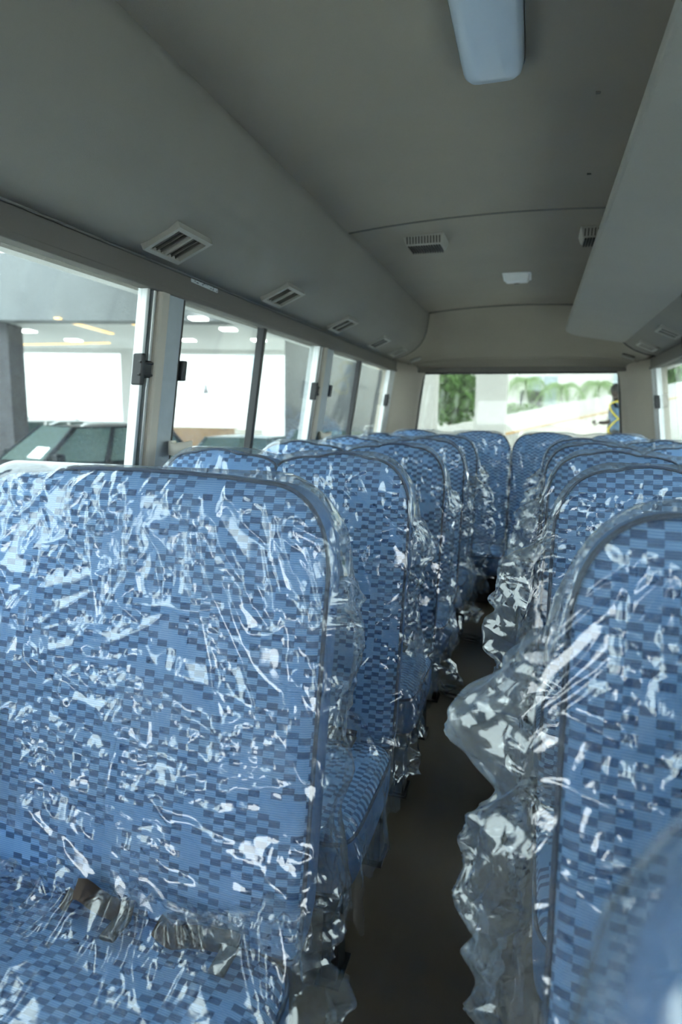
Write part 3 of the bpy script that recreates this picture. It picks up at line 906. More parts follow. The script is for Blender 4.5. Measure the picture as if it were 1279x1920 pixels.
def back_film(parent, Wt, aisle, seed, flare, res=1.0, zt=ZTOP, notch=True, hem=0.315, amp=1.0, wflare=0.006, big=0, hemslope=0.0, crx=0.135, crz=0.17):
    h = Wt / 2 + 0.008
    nf, ns, nb = int(190 * res), int(34 * res), int(60 * res)
    nv = int(150 * res)
    yf, yb_ = -0.012, 0.112
    P = []   # x, y, nx, ny, kind
    for x in np.linspace(-h, h, nf): P.append((x, yf, 0, -1, 0))
    for y in np.linspace(yf, yb_, ns + 2)[1:-1]: P.append((h, y, 1, 0, 1))
    for x in np.linspace(h, -h, nb): P.append((x, yb_, 0, 1, 2))
    for y in np.linspace(yb_, yf, ns + 2)[1:-1]: P.append((-h, y, -1, 0, 3))
    P = np.array(P); n = len(P)
    x0, y0, nx, ny, kd = P.T
    per = np.r_[0, np.cumsum(np.hypot(np.diff(x0), np.diff(y0)))]
    ax = np.abs(x0)
    drop = np.where(ax > h - crx, crz * (1 - np.sqrt(np.clip(1 - ((ax - (h - crx)) / crx) ** 2, 0, 1))), 0)
    ztp = zt + 0.006 - drop
    if notch: ztp = ztp - 0.016 * np.exp(-(x0 / 0.06) ** 2)
    V = []
    ymid = (yf + yb_) / 2
    vv = np.linspace(0, 1, nv)[:, None]
    ZZ = ztp[None] - (ztp[None] - hem) * vv
    LL = np.repeat(per[None], nv, 0)
    CR = crumple(LL, ZZ, seed)
    np_ = int(100 * amp)
    lmax = 2 * h + 0.2; pw = per[-1]
    PLT = pleats(LL, ZZ, seed + 5, np_, (0, lmax), (zt - 0.16, zt - 0.01), lambda l, z: 0.55 * (l - h) / h, 0.15, (0.12, 0.52), (0.005, 0.020), pw)
    PLT = np.maximum(PLT, pleats(LL, ZZ, seed + 8, np_ // 2, (0, lmax), (zt - 0.05, zt - 0.001), lambda l, z: 0.3 * (l - h) / h, 0.35, (0.04, 0.16), (0.008, 0.026)))
    if big:   # long swags across the lower part of the backrest, and wide loose folds
        PLT = np.maximum(PLT, 0.52 * pleats(LL, ZZ, seed + 9, 26, (0.20, 0.42), (0.36, 0.54), lambda l, z: 1.5 + 0.5 * (z - 0.42) / 0.1 * 0.4, 0.10, (0.30, 0.55), (0.022, 0.055)))
        PLT = np.maximum(PLT, 0.5 * pleats(LL, ZZ, seed + 12, 22, (0.0, 0.45), (0.50, 0.85), lambda l, z: -1.1, 0.35, (0.15, 0.40), (0.025, 0.06)))
        PLT = np.maximum(PLT, 1.25 * pleats(LL, ZZ, seed + 10, 26, (0.0, 0.55), (0.45, 0.95), lambda l, z: -0.75, 0.55, (0.10, 0.36), (0.014, 0.036)))
        PLT = np.maximum(PLT, 1.2 * pleats(LL, ZZ, seed + 11, 30, (0.0, 0.50), (0.85, 1.05), lambda l, z: 0.35, 0.6, (0.05, 0.22), (0.012, 0.034)))
    PLT = np.maximum(PLT, 0.5 * pleats(LL, ZZ, seed + 13, 14, (0, lmax), (hem, zt - 0.2), lambda l, z: -1.2 * aisle, 0.5, (0.10, 0.30), (0.015, 0.045), pw))
    PLT = np.maximum(PLT, pleats(LL, ZZ, seed + 6, np_ // 2, (0, lmax), (hem + 0.1, zt - 0.1), lambda l, z: -1.0 * aisle, 0.5, (0.10, 0.40), (0.007, 0.024), pw))
    PLT = np.maximum(PLT, pleats(LL, ZZ, seed + 7, np_ // 3, (0, lmax), (hem, zt - 0.1), lambda l, z: 0.0, 1.2, (0.06, 0.22), (0.004, 0.016), pw))
    rs = np.random.RandomState(seed)
    hemw = hemslope * np.clip(0.5 - aisle * x0 / (1.6 * h), 0, 1) + 0.02 * pn(per * 6, per * 0, seed) + 0.012 * pn(per * 25, per * 0 + 3, seed)
    for j in range(nv):
        v = (j / (nv - 1))
        s = np.sqrt(max(0.0, 1 - (1 - min(1, v / 0.075)) ** 2))
        z = ztp - (ztp - hem - hemw) * v
        x = x0.copy(); y = 0.012 + (y0 - 0.012) * s
        # body bulge of the backrest
        bul = np.clip(1 - (ax / h) ** 4, 0, 1) * sstep(0, 0.10, v)
        y = y - np.where(kd == 0, 0.020 * bul, 0)
        # crumples
        L_ = per; zz = z
        wx = 0.05 * pn(L_ * 4, zz * 4, seed + 1); wz_ = 0.05 * pn(L_ * 4, zz * 4, seed + 2)
        loose = np.where(((kd == 1) | (kd == 3)) & (aisle * x0 > 0), 1.0 + np.minimum(1.4, flare(z) / 0.045), 1.0)
        d = amp * loose * (np.maximum(0, 1.0 * CR[j] - 0.011) + PLT[j])
        fade = min(1.0, v / 0.02)
        d = d * fade + 0.003
        x = x + nx * d; y = y + ny * d * (0.3 + 0.7 * s)
        # wings hanging off the aisle side
        fa = flare(z) * sstep(0, 0.12, v)
        sd = aisle * x0 / h                         # 1 at aisle edge
        wn_ = np.where((kd == 1) | (kd == 3), 1.0, sstep(0.80, 1.0, sd) * 0.75)
        if True:
            tside = np.where((kd == 1) | (kd == 3), np.sin(np.pi * np.clip((y0 - yf) / (yb_ - yf), 0, 1)) ** 0.8, 0)
        wav = 1 + 0.35 * pn(zz * 9, L_ * 6, seed + 8) + 0.25 * pn(zz * 24, L_ * 12, seed + 9)
        on = (sd > 0)
        x = x + aisle * on * fa * wav * np.where((kd == 1) | (kd == 3), 0.35 + 0.65 * tside, wn_ * 0.45)
        x = x - aisle * (~on) * wflare * wav * sstep(0.0, 0.3, v) * np.where((kd == 1) | (kd == 3), 0.4 + 0.6 * tside, sstep(0.85, 1.0, -sd) * 0.4)
        y = y + np.where(on & ((kd == 1) | (kd == 3)), fa * 0.35 * pn(zz * 7, L_ * 2, seed + 10), 0)
        y = y + (z - ZB) * RECL
        V.append(np.c_[x, y, z])
    V = np.concatenate(V)
    fc = []
    for j in range(nv - 1):
        for i in range(n):
            if kd[i] == 2 and kd[(i + 1) % n] == 2 and j > 0.22 * nv: continue
            i2 = (i + 1) % n; fc.append((j * n + i, j * n + i2, (j + 1) * n + i2, (j + 1) * n + i))
    o = obj('back_film', V, fc, 'film', parent, True)
    return o

def seat_film(parent, Wt, aisle, seed, res=1.0, drop_a=0.14, amp=1.0, d=0.43):
    h = Wt / 2 + 0.004
    ext = 0.16; front = 0.15
    nx_, ny_ = int(200 * res), int(130 * res)
    a = np.linspace(-h - 0.02, h + drop_a, nx_) * 1.0
    if aisle < 0: a = -a[::-1]
    b = np.linspace(-d - front, 0.012, ny_)
    Aa, Bb = np.meshgrid(a, b)
    hemv = 0.75 + 0.45 * pn(Bb * 7, Aa * 0 + 2, seed + 9) + 0.2 * pn(Bb * 21, Aa * 0 + 5, seed + 9)
    exx = np.maximum(0, np.abs(Aa) - h) * hemv; exy = np.maximum(0, -d + 0.02 - Bb)
    sg = np.sign(Aa)
    rx_ = np.minimum(np.abs(Aa), h) * sg; ry = np.maximum(Bb, -d + 0.02)
    z = 0.338 + 0.010 * (-(ry + d / 2) / (d / 2))
    wx = 0.05 * pn(Aa * 4, Bb * 4, seed + 1); wy = 0.05 * pn(Aa * 4, Bb * 4, seed + 2)
    fan = ridge((Aa + wx) * 13 + Bb * 3, (Bb + wy) * 2.2, seed + 3) ** 5
    cr = crumple(Aa, Bb * 1.3, seed, 0.9)
    plt_ = pleats(Aa, Bb, seed + 5, 60, (-h, h), (-0.10, 0.0), lambda l, z: 0.9 * l / h, 0.25, (0.08, 0.35), (0.008, 0.024))
    plt_ = np.maximum(plt_, pleats(Aa, Bb, seed + 6, 40, (-h, h), (-d, 0.0), lambda l, z: 0.0, 1.3, (0.04, 0.15), (0.006, 0.02)))
    rear = sstep(-0.15, -0.02, Bb)
    dsp = amp * (plt_ + np.maximum(0, cr - 0.009)) * (0.9 + 1.2 * rear) + 0.045 * rear * (0.6 + 0.9 * pn(Aa * 7, Bb * 3, seed + 7))
    dsp = np.maximum(dsp, 0.001)
    over = np.maximum(exx, exy)
    bend = np.minimum(over, 0.02)
    x = rx_ + sg * (np.sqrt(np.clip(exx, 0, .02) * .02) * 0.6 + exx * 0.13 * (1 + 0.9 * pn(Bb * 9, Aa * 3, seed + 8)) + sstep(0, 0.03, exx) * (dsp * 1.3))
    y = ry - np.sqrt(np.clip(exy, 0, .02) * .02) * 0.6 - exy * 0.12 - (exy > 0) * dsp
    z = z + np.where(over > 0.004, 0, dsp) - np.maximum(0, np.hypot(exx, exy) - 0.004) * 0.93
    z = z - 0.010 * sstep(0, 0.02, over)
    V = np.c_[x.ravel(), y.ravel(), z.ravel()]
    return obj('seat_film', V, grid_faces(nx_, ny_), 'film', parent, True)

def cover(xc, yb, aisle, seed, label, flare, res, amp=1.0, seat=True, **kw):
    r = tag(empty('plastic_cover', (xc, yb, 0)), label, 'plastic cover', 'clear plastic covers on the seats')
    back_film(r, 2 * SW + 0.008, aisle, seed, flare, res, amp=amp, **kw)
    if seat: seat_film(r, 2 * SW + 0.008, aisle, seed + 50, res, amp=amp)
    return r

LX = -0.300 - SW - 0.004
RX = 0.052 + SW + 0.004
ordn = ['nearest', 'second', 'third', 'fourth', 'farthest']
LF = [
    [(1.06, 0.0), (0.95, 0.012), (0.80, 0.012), (0.55, 0.010), (0.42, 0.012), (0.36, 0.03), (0.30, 0.03)],
    [(1.06, 0.0), (0.95, 0.012), (0.85, 0.03), (0.75, 0.02), (0.6, 0.025), (0.45, 0.03), (0.36, 0.05), (0.30, 0.05)],
    [(1.06, 0.0), (0.96, 0.03), (0.88, 0.055), (0.80, 0.02), (0.6, 0.03), (0.45, 0.04), (0.36, 0.06), (0.30, 0.05)],
    [(1.06, 0.0), (0.96, 0.04), (0.90, 0.06), (0.80, 0.03), (0.6, 0.03), (0.5, 0.04), (0.40, 0.07), (0.30, 0.05)],
    [(1.06, 0.0), (0.96, 0.04), (0.90, 0.06), (0.80, 0.04), (0.66, 0.05), (0.5, 0.07), (0.40, 0.07), (0.30, 0.05)],
]
for k in range(5):
    yb = 0.795 + 0.676 * k
    s = double_seat('double_seat', LX, yb, ('blue checked double seat with one wide backrest, %s' if k == 0 else 'blue checked double seat, %s') % ordn[k] + ' in the left row along the windows', 'double seats of the left row', 1, 11 + k, k < 3, k == 0)
    if k >= 3: foot_rings(s, 1)
    cover(LX, yb, 1, 100 + 13 * k, 'crumpled clear plastic cover on the %s double seat of the left row' % ordn[k], flare_fn(LF[k]), [1.35, 1.1, 0.8, 0.6, 0.6][k], big=int(k == 0), notch=(k > 0), hemslope=0.15 if k == 0 else 0.0)
RF = [
    [(1.06, 0.0), (0.95, 0.002), (0.8, 0.006), (0.30, 0.01)],
    [(1.06, 0.0), (0.98, 0.015), (0.90, 0.045), (0.82, 0.072), (0.755, 0.090), (0.72, 0.084), (0.685, 0.058), (0.655, 0.042), (0.63, 0.055), (0.55, 0.045), (0.50, 0.062), (0.42, 0.058), (0.36, 0.03), (0.30, 0.015)],
    [(1.06, 0.0), (0.98, 0.03), (0.90, 0.06), (0.78, 0.10), (0.66, 0.135), (0.61, 0.12), (0.58, 0.08), (0.5, 0.11), (0.44, 0.05), (0.30, 0.03)],
    [(1.06, 0.0), (0.96, 0.04), (0.86, 0.07), (0.70, 0.09), (0.6, 0.08), (0.5, 0.05), (0.30, 0.03)],
    [(1.06, 0.0), (0.96, 0.04), (0.86, 0.06), (0.70, 0.07), (0.6, 0.06), (0.5, 0.05), (0.30, 0.03)],
    [(1.06, 0.0), (0.96, 0.03), (0.86, 0.05), (0.70, 0.06), (0.6, 0.06), (0.5, 0.05), (0.30, 0.03)],
]
rl = ['blurred, just beside the camera', 'nearest in full view', 'third from the camera', 'fourth from the camera', 'fifth from the camera', 'farthest']
for k in range(6):
    yb = -0.005 + 0.676 * k + (0.030 if k == 0 else 0)
    rxk = RX - (0.018 if k == 0 else 0)
    double_seat('double_seat', rxk, yb, 'blue checked double seat of the right row, %s' % rl[k], 'double seats of the right row', -1, 31 + k, k < 3)
    cover(rxk, yb, -1, 300 + 13 * k, 'crumpled clear plastic cover on the right row double seat, %s' % rl[k], flare_fn(RF[k]), [0.8, 1.25, 1.0, 0.7, 0.6, 0.6][k])

# rear bench
BY = 4.24
bx = CX0 + 0.02
r = tag(empty('rear_bench', (bx, BY, 0)), 'blue checked four-place bench across the rear of the bus', 'bench')
BW = 0.445
for k in range(4):
    x = (k - 1.5) * (BW + 0.006)
    v, f, uv, mi, out = seatback_mesh(BW, (0.4 * k, 0.9 + 0.3 * k), ZTOP + 0.01)
    add_seatback(r, x, BW, (0.41 * k, 0.9 + 0.3 * k), ZTOP + 0.01)
    add_cushion(r, x, BW, (0.3 * k, 0.5 * k))
MB().box(-2 * BW, 2 * BW, -0.38, 0.35, 0.0, 0.19).build('bench_base', 'black', r, bevel=.01)
for sx in (-1, 1):
    cr = tag(empty('plastic_cover', (bx + sx * (BW + 0.003), BY, 0)), 'clear plastic cover over the %s half of the rear bench' % ('left' if sx < 0 else 'right'), 'plastic cover', 'clear plastic covers on the seats')
    back_film(cr, 2 * BW, -sx, 700 + sx, flare_fn([(1.06, 0.0), (0.3, 0.004)]), 0.55, zt=ZTOP + 0.01)
    seat_film(cr, 2 * BW, -sx, 720 + sx, 0.5, drop_a=0.03)

# ------------------------------------------------------------------ outside: ground, canopy, buildings
GZ = -0.65
g = MB(); g.box(-70, 70, -60, 90, GZ - 0.2, GZ)
tag(g.build('ground', 'concrete'), kind='structure')

rot = math.atan2(0.24, 0.97)
can = tag(empty('canopy', (-10.9, 10.68, GZ), rot), 'grey flat canopy roof with downlights beyond the left windows', 'canopy')
def loc(p): return p
MB().box(-16, 6.2, 0, 0.5, 3.06 - GZ, 4.42 - GZ).build('fascia', 'canopy_grey', can)
MB().box(-16, 6.2, 0.5, 6.3, 3.10 - GZ, 3.4 - GZ).build('soffit', 'canopy_soffit', can)
MB().box(-16, 6.2, 6.0, 6.4, 2.98 - GZ, 4.2 - GZ).build('back_beam', 'canopy_soffit', can)
def to_can(X, Y):
    dx, dy = X + 10.9, Y - 10.68; c_, s_ = math.cos(rot), math.sin(rot)
    return dx * c_ + dy * s_, -dx * s_ + dy * c_
for (X, Y) in ((-11.93, 12.43), (-12.11, 14.25), (-8.66, 12.6), (-6.72, 11.6), (-6.85, 13.14), (-8.92, 14.83), (-7.03, 15.17), (-13.6, 13.2)):
    u_, w_ = to_can(X, Y)
    p = tag(MB().box(u_ - .17, u_ + .17, w_ - .17, w_ + .17, 3.07 - GZ, 3.11 - GZ).build('downlight', 'lightpanel', can, bevel=.005))
for (A_, B_) in (((-9.66, 10.9), (-10.13, 13.28)), ((-14.5, 14.88), (-11.53, 14.99)), ((-8.6, 12.0), (-7.9, 12.2))):
    a_ = to_can(*A_); b_ = to_can(*B_)
    dv = Vector((b_[0] - a_[0], b_[1] - a_[1])); pv = Vector((-dv.y, dv.x)).normalized() * 0.06
    z0, z1 = 3.075 - GZ, 3.11 - GZ
    q = [(a_[0] - pv.x, a_[1] - pv.y), (b_[0] - pv.x, b_[1] - pv.y), (b_[0] + pv.x, b_[1] + pv.y), (a_[0] + pv.x, a_[1] + pv.y)]
    MB().hexa([(x, y, z0) for x, y in q] + [(x, y, z1) for x, y in q]).build('light_strip', 'led_orange', can)
for (X0, X1, Y, nm, mt, lb) in ((-11.72, -11.12, 10.98, 'canopy_column', 'stone_dark', 'dark stone column at the left edge behind the cars'),
                                (-12.35, -11.72, 16.6, 'canopy_column', 'canopy_soffit', 'pale grey column beside the nearest left pillar')):
    c_ = tag(empty(nm, ((X0 + X1) / 2, Y, GZ), rot), lb, 'column')
    hw = (X1 - X0) / 2
    MB().box(-hw, hw, 0, 0.6, 0, 3.06 - GZ).build('shaft', mt, c_, bevel=.02)
    MB().box(-hw - .05, hw + .05, -.05, 0.65, 0, 0.25).build('plinth', mt, c_, bevel=.02)

def building(name, loc_, rz, w, d, h, label, wins, mat='paint_white'):
    b_ = tag(empty(name, loc_, rz), label, 'building')
    MB().box(-w / 2, w / 2, 0, d, 0, h).build('wall', mat, b_)
    MB().box(-w / 2 - .2, w / 2 + .2, -.2, d + .2, h, h + .35).build('roof_edge', mat, b_)
    for (x, z, ww, hh) in wins:
        fr = MB(); fr.box(x - ww / 2 - .08, x + ww / 2 + .08, -.06, .02, z - .08, z + hh + .08)
        f_ = fr.build('window', 'paint_white', b_)
        MB().box(x - ww / 2, x - .04, -.09, -.06, z, z + hh).build('glass_pane', 'window_blue', f_)
        MB().box(x + .04, x + ww / 2, -.09, -.06, z, z + hh).build('glass_pane', 'window_blue', f_)
    return b_
OWX = (10.2, 14.2, 21.0)
building('office_building', (-27, 33, GZ), rot, 48, 8, 9, 'long white building with small windows beyond the canopy', [(x, 4.2, 1.6, 1.7) for x in OWX])
# ramp wall with a cone
rm = tag(empty('ramp_wall', (-15.0, 25.0, GZ), rot), 'low white ramp wall in front of the white building', 'wall')
MB().hexa([(-6, 0, 0), (9, 0, 0), (9, .4, 0), (-6, .4, 0), (-6, 0, 3.0), (9, 0, 2.4), (9, .4, 2.4), (-6, .4, 3.0)]).build('parapet', 'paint_white', rm)
MB().hexa([(-6, .4, 0), (9, .4, 0), (9, 4, 0), (-6, 4, 0), (-6, .4, 2.95), (9, .4, 2.35), (9, 4, 2.35), (-6, 4, 2.95)]).build('ramp_deck', 'concrete', rm)
cn = tag(empty('traffic_cone', (-14.6, 25.7, 2.045)), 'small dark grey traffic cone standing on the white ramp', 'cone')
MB().box(-.16, .16, -.16, .16, 0, .04).build('base', 'black', cn)
MB().tube([(0, 0, .04), (0, 0, .25), (0, 0, .52)], .12, 12, taper=[1, .62, .2]).build('body', 'cone', cn, True)
# brown planter wall
pl = tag(empty('planter_wall', (-8.2, 15.8, GZ), rot), 'low brown wall with pale end behind the parked sedan', 'wall')
MB().box(-2.2, 0.1, 0, .5, 0, 1.42).build('brown_section', 'wood_brown', pl, bevel=.02)
MB().box(0.1, 0.9, 0, .5, 0, 1.40).build('pale_section', 'cream', pl, bevel=.02)

# grey wall close behind the last left window
gw = tag(empty('garden_wall', (-4.6, 14.2, GZ)), 'plain pale grey wall panel seen through the farthest left window', 'wall')
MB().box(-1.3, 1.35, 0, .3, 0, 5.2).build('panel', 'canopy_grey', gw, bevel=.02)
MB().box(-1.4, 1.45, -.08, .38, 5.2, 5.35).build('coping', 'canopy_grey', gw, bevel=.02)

# ------------------------------------------------------------------ cars
def car(locn, heading, label, paint, h=1.62, L=4.5, wd=1.84, suv=True, paper=False):
    """heading: angle of the nose"""
    r = tag(empty('parked_car', (*locn, GZ), heading), label, 'car', 'cars parked outside the left windows')
    hb = h * 0.60                                   # belt line
    # lower body: loft of side-profile stations along x (nose at +x)
    st = [(-L / 2, .42, hb * .92, .86), (-L / 2 + .12, .28, hb * .99, .95), (-L * .3, .24, hb, 1.0), (0, .24, hb * .985, 1.0), (L * .18, .24, hb * .975, 1.0),
          (L * .30, .25, hb * .94, .98), (L / 2 - .22, .27, hb * .84, .93), (L / 2 - .04, .34, hb * .70, .84), (L / 2, .42, hb * .58, .78)]
    v = []
    for (x, z0, z1, s) in st:
        w = wd / 2 * s
        for (fy, fz) in ((-.92, 0), (-1, .18), (-1, .62), (-.965, .85), (-.86, 1), (.86, 1), (.965, .85), (1, .62), (1, .18), (.92, 0)):
            v.append((x, fy * w, z0 + (z1 - z0) * fz))
    n = 10
    f = grid_faces(n, len(st), True) + [tuple(range(n))[::-1], tuple(range((len(st) - 1) * n, len(st) * n))]
    obj('body', v, f, paint, r, True)
    # greenhouse
    xr0, xr1 = (-L * .46, -L * .36) if suv else (-L * .38, -L * .20)
    xf0, xf1 = L * .235, L * .08
    wb, wt = wd / 2 * .93, wd / 2 * .70
    zb, zt_ = hb * .97, h - .06
    gh = MB()
    def q(x, y, z): return (x, y, z)
    # roof
    v = []; nx_ = 7
    for i in range(nx_):
        t = i / (nx_ - 1); x = xr1 + (xf1 - xr1) * t
        crown = .05 * math.sin(math.pi * (.15 + .75 * t))
        for yy in np.linspace(-1, 1, 7): v.append((x, yy * wt, zt_ + crown * (1 - .6 * yy * yy)))
    m_ = len(v)
    v += [(p[0], p[1], p[2] - .05) for p in v]
    f = grid_faces(7, nx_) + [tuple(i + m_ for i in fc)[::-1] for fc in grid_faces(7, nx_)]
    ring = [i for i in range(7)] + [7 * k + 6 for k in range(1, nx_)] + [7 * (nx_ - 1) + i for i in range(5, -1, -1)] + [7 * k for k in range(nx_ - 2, 0, -1)]
    for a_, b_ in zip(ring, ring[1:] + ring[:1]): f.append((a_, b_, b_ + m_, a_ + m_))
    rf = obj('roof', v, f, paint, r, True)
    if suv:
        for s in (-1, 1):
            MB().tube([(xr1 + .1, s * wt * .92, zt_ + .01), (xr1 + .25, s * wt * .92, zt_ + .07), (xf1 - .35, s * wt * .92, zt_ + .08), (xf1 - .15, s * wt * .92, zt_ + .02)], .018, 6).build('roof_rail', 'alu', rf, True)
    # glass: windscreen, rear glass and three side panes each side as separate panes, with pillars between
    MB().hexa([(xf0, -wb, zb), (xf0, wb, zb), (xf0 - .03, wb, zb), (xf0 - .03, -wb, zb), (xf1, -wt, zt_), (xf1, wt, zt_), (xf1 - .03, wt, zt_), (xf1 - .03, -wt, zt_)]).build('windscreen', 'car_glass', r)
    MB().hexa([(xr0 + .03, -wb, zb), (xr0 + .03, wb, zb), (xr0, wb, zb), (xr0, -wb, zb), (xr1 + .03, -wt, zt_), (xr1 + .03, wt, zt_), (xr1, wt, zt_), (xr1, -wt, zt_)]).build('rear_glass', 'car_glass', r)
    cuts = [0.0, .27, .62, 1.0]
    for s in (-1, 1):
        for k in range(3):
            a0, a1 = cuts[k] + .02, cuts[k + 1] - .02
            xb0, xb1 = xr0 + (xf0 - xr0) * a0, xr0 + (xf0 - xr0) * a1
            xt0, xt1 = xr1 + (xf1 - xr1) * a0, xr1 + (xf1 - xr1) * a1
            MB().hexa([(xb0, s * wb, zb), (xb1, s * wb, zb), (xb1, s * (wb - .02), zb), (xb0, s * (wb - .02), zb), (xt0, s * wt, zt_ - .02), (xt1, s * wt, zt_ - .02), (xt1, s * (wt - .02), zt_ - .02), (xt0, s * (wt - .02), zt_ - .02)]).build('side_pane', 'car_glass', r)
        for c_ in cuts:
            xb, xt = xr0 + (xf0 - xr0) * c_, xr1 + (xf1 - xr1) * c_
            MB().tube([(xb, s * wb, zb - .02), (xt, s * wt, zt_ - .01)], .045, 6).build('pillar', paint, r, True)
        mr_ = MB(); mr_.box(xf0 - .28, xf0 - .12, s * (wd / 2 + .02) - .02, s * (wd / 2 + .02) + .16 * s + .02, zb + .02, zb + .17) if s > 0 else mr_.box(xf0 - .28, xf0 - .12, -(wd / 2 + .18), -(wd / 2 - .02), zb + .02, zb + .17)
        mr_.build('mirror', paint, r, bevel=.03)
        for xw in (-L * .31, L * .31):
            v = []; nn_ = 20
            for yy, rr in ((s * (wd / 2 - .20), .33), (s * (wd / 2 - .20), .33), (s * (wd / 2 - .02), .33), (s * (wd / 2 + .005), .29), (s * (wd / 2 - .03), .20)):
                v += [(xw + rr * math.cos(2 * math.pi * i / nn_), yy, .335 + rr * math.sin(2 * math.pi * i / nn_)) for i in range(nn_)]
            f = grid_faces(nn_, 5, True) + [tuple(range(nn_))]
            wh = obj('wheel', v, f, 'tyre', r, True)
            v = []
            for yy, rr in ((s * (wd / 2 - .035), .21), (s * (wd / 2 - .01), .19), (s * (wd / 2 - .025), .06)):
                v += [(xw + rr * math.cos(2 * math.pi * i / nn_), yy, .335 + rr * math.sin(2 * math.pi * i / nn_)) for i in range(nn_)]
            obj('rim', v, grid_faces(nn_, 3, True) + [tuple(range(2 * nn_, 3 * nn_))], 'alu', wh, True)
        MB().box(L / 2 - .20, L / 2 - .04, min(s * .45, s * .74), max(s * .45, s * .74), hb * .60, hb * .72).build('headlight', 'dome_white', r, bevel=.02)
    if paper:
        t0, t1 = .12, .42
        def wp(u, t): return (xf0 + (xf1 - xf0) * t + .012, u * (wb + (wt - wb) * t), zb + (zt_ - zb) * t)
        a_ = [wp(.15, t0), wp(.75, t0), wp(.75, t1), wp(.15, t1)]
        MB().hexa(a_ + [(p[0] + .004, p[1], p[2] + .002) for p in a_]).build('window_paper', 'paper', r)
    return r
car((-8.3, 9.7), math.radians(-112), 'dark sport utility car with roof rails and a paper on its windscreen', 'car_dark', h=1.60, paper=True)
car((-5.75, 11.6), math.radians(-82), 'low dark green sedan in front of the brown wall', 'car_green', h=1.40, suv=False)
car((-13.2, 13.2), math.radians(-100), 'white car half hidden behind the dark sport utility car', 'car_white', h=1.62)
car((-3.45, 10.6), math.radians(-84), 'blue grey car by the grey wall behind the farthest left window', 'car_blue', h=1.62)
c5 = car((2.75, 7.1), math.radians(90), 'white car seen through the right rear side window', 'car_white', h=1.7)
c5['group'] = 'cars parked on the right'

# ------------------------------------------------------------------ behind the bus: ramp, columns, plants, person
def rz_(x, y): return -0.07 + 0.24 * (x - 0.98) + 0.1526 * (y - 12.2)
rp_ = tag(empty('ramp', (0, 12, GZ)), 'pale concrete ramp rising to the right behind the bus', 'ramp')
mb = MB()
yn, yf_ = 9.6, 20.0
q = [(-0.42, yn), (9, yn), (9, yf_), (-0.42, yf_)]
mb.hexa([(x, y - 12, -.1) for x, y in q] + [(x, y - 12, max(.02, rz_(x, y) - GZ)) for x, y in q])
mb.build('ramp_deck', 'ramp', rp_)
mb = MB(); P4 = [(-3.6, 20.0), (9, 20.0)]
def ptop(x): return 1.265 + (x + 0.928) * (1.883 - 1.265) / (2.068 + 0.928)
def pbot(x): return 0.708 + (x + 0.736) * (1.368 - 0.708) / (2.019 + 0.736)
mb.hexa([(-3.6, 8.0, -.1), (9, 8.0, -.1), (9, 8.35, -.1), (-3.6, 8.35, -.1), (-3.6, 8.0, ptop(-3.6) - GZ), (9, 8.0, ptop(9) - GZ), (9, 8.35, ptop(9) - GZ), (-3.6, 8.35, ptop(-3.6) - GZ)])
mb.build('parapet', 'paint_white', rp_)
mb = MB()
mb.hexa([(-1.5, 7.97, pbot(-1.5) - GZ - .04), (9, 7.97, pbot(9) - GZ - .04), (9, 8.0, pbot(9) - GZ - .04), (-1.5, 8.0, pbot(-1.5) - GZ - .04),
         (-1.5, 7.97, pbot(-1.5) - GZ + .03), (9, 7.97, pbot(9) - GZ + .03), (9, 8.0, pbot(9) - GZ + .03), (-1.5, 8.0, pbot(-1.5) - GZ + .03)])
mb.build('rust_stain', 'rust_line', rp_)
for (x0, x1, y, lb) in ((-2.75, -1.87, 12.0, 'white square column at the left edge of the rear window'), (-1.10, -0.53, 12.0, 'white square column standing in the middle of the rear view')):
    c_ = tag(empty('white_column', ((x0 + x1) / 2, y, GZ)), lb, 'column')
    hw = (x1 - x0) / 2
    MB().box(-hw, hw, 0, .55, 0, 4.35 - .36 - GZ).build('shaft', 'paint_white', c_, bevel=.02)
    MB().box(-hw - .02, hw + .02, -.02, .57, 0, .15).build('plinth', 'paint_white', c_)
rc = tag(empty('rear_shade_slab', (0.5, 10.5, 4.35)), 'added unseen flat slab overhead that shades the white columns and ramp behind the bus', 'canopy')  # unseen overhead slab, added to shade the columns, ramp and person
MB().box(-9, 9, -3.5, 2.6, 0, .3).build('slab', 'paint_white', rc); MB().box(-9, 9, 1.3, 2.2, -.35, 0).build('beam', 'paint_white', rc)
building('white_house', (9.5, 36, GZ), 0, 26, 8, 9, 'bright white house beyond the palms', [(-9.2, 2.6, 1.5, 1.5), (-5, 3.4, 1.3, 1.5), (-1, 3.4, 1.3, 1.5)])
sr = tag(empty('street_wall', (-8, 27, GZ)), 'white garden wall behind the bushy tree', 'wall')
MB().box(-8, 6.5, 0, .3, 0, 1.9).build('panel', 'paint_white', sr); MB().box(-8, 6.5, -.05, .35, 1.9, 2.0).build('coping', 'paint_white', sr)
ac = tag(empty('equipment_box', (-0.62, 30, GZ)), 'dark grey cabinet between the palm trunks', 'cabinet')
MB().box(-.1, .95, 0, .5, 1.9, 3.1).build('housing', 'canopy_grey', ac, bevel=.02); MB().box(0, .85, -.03, 0, 2.0, 3.0).build('grille', 'stone_dark', ac)
MB().box(-.1, .95, 0, .5, 0, 1.9).build('stand', 'paint_white', ac)

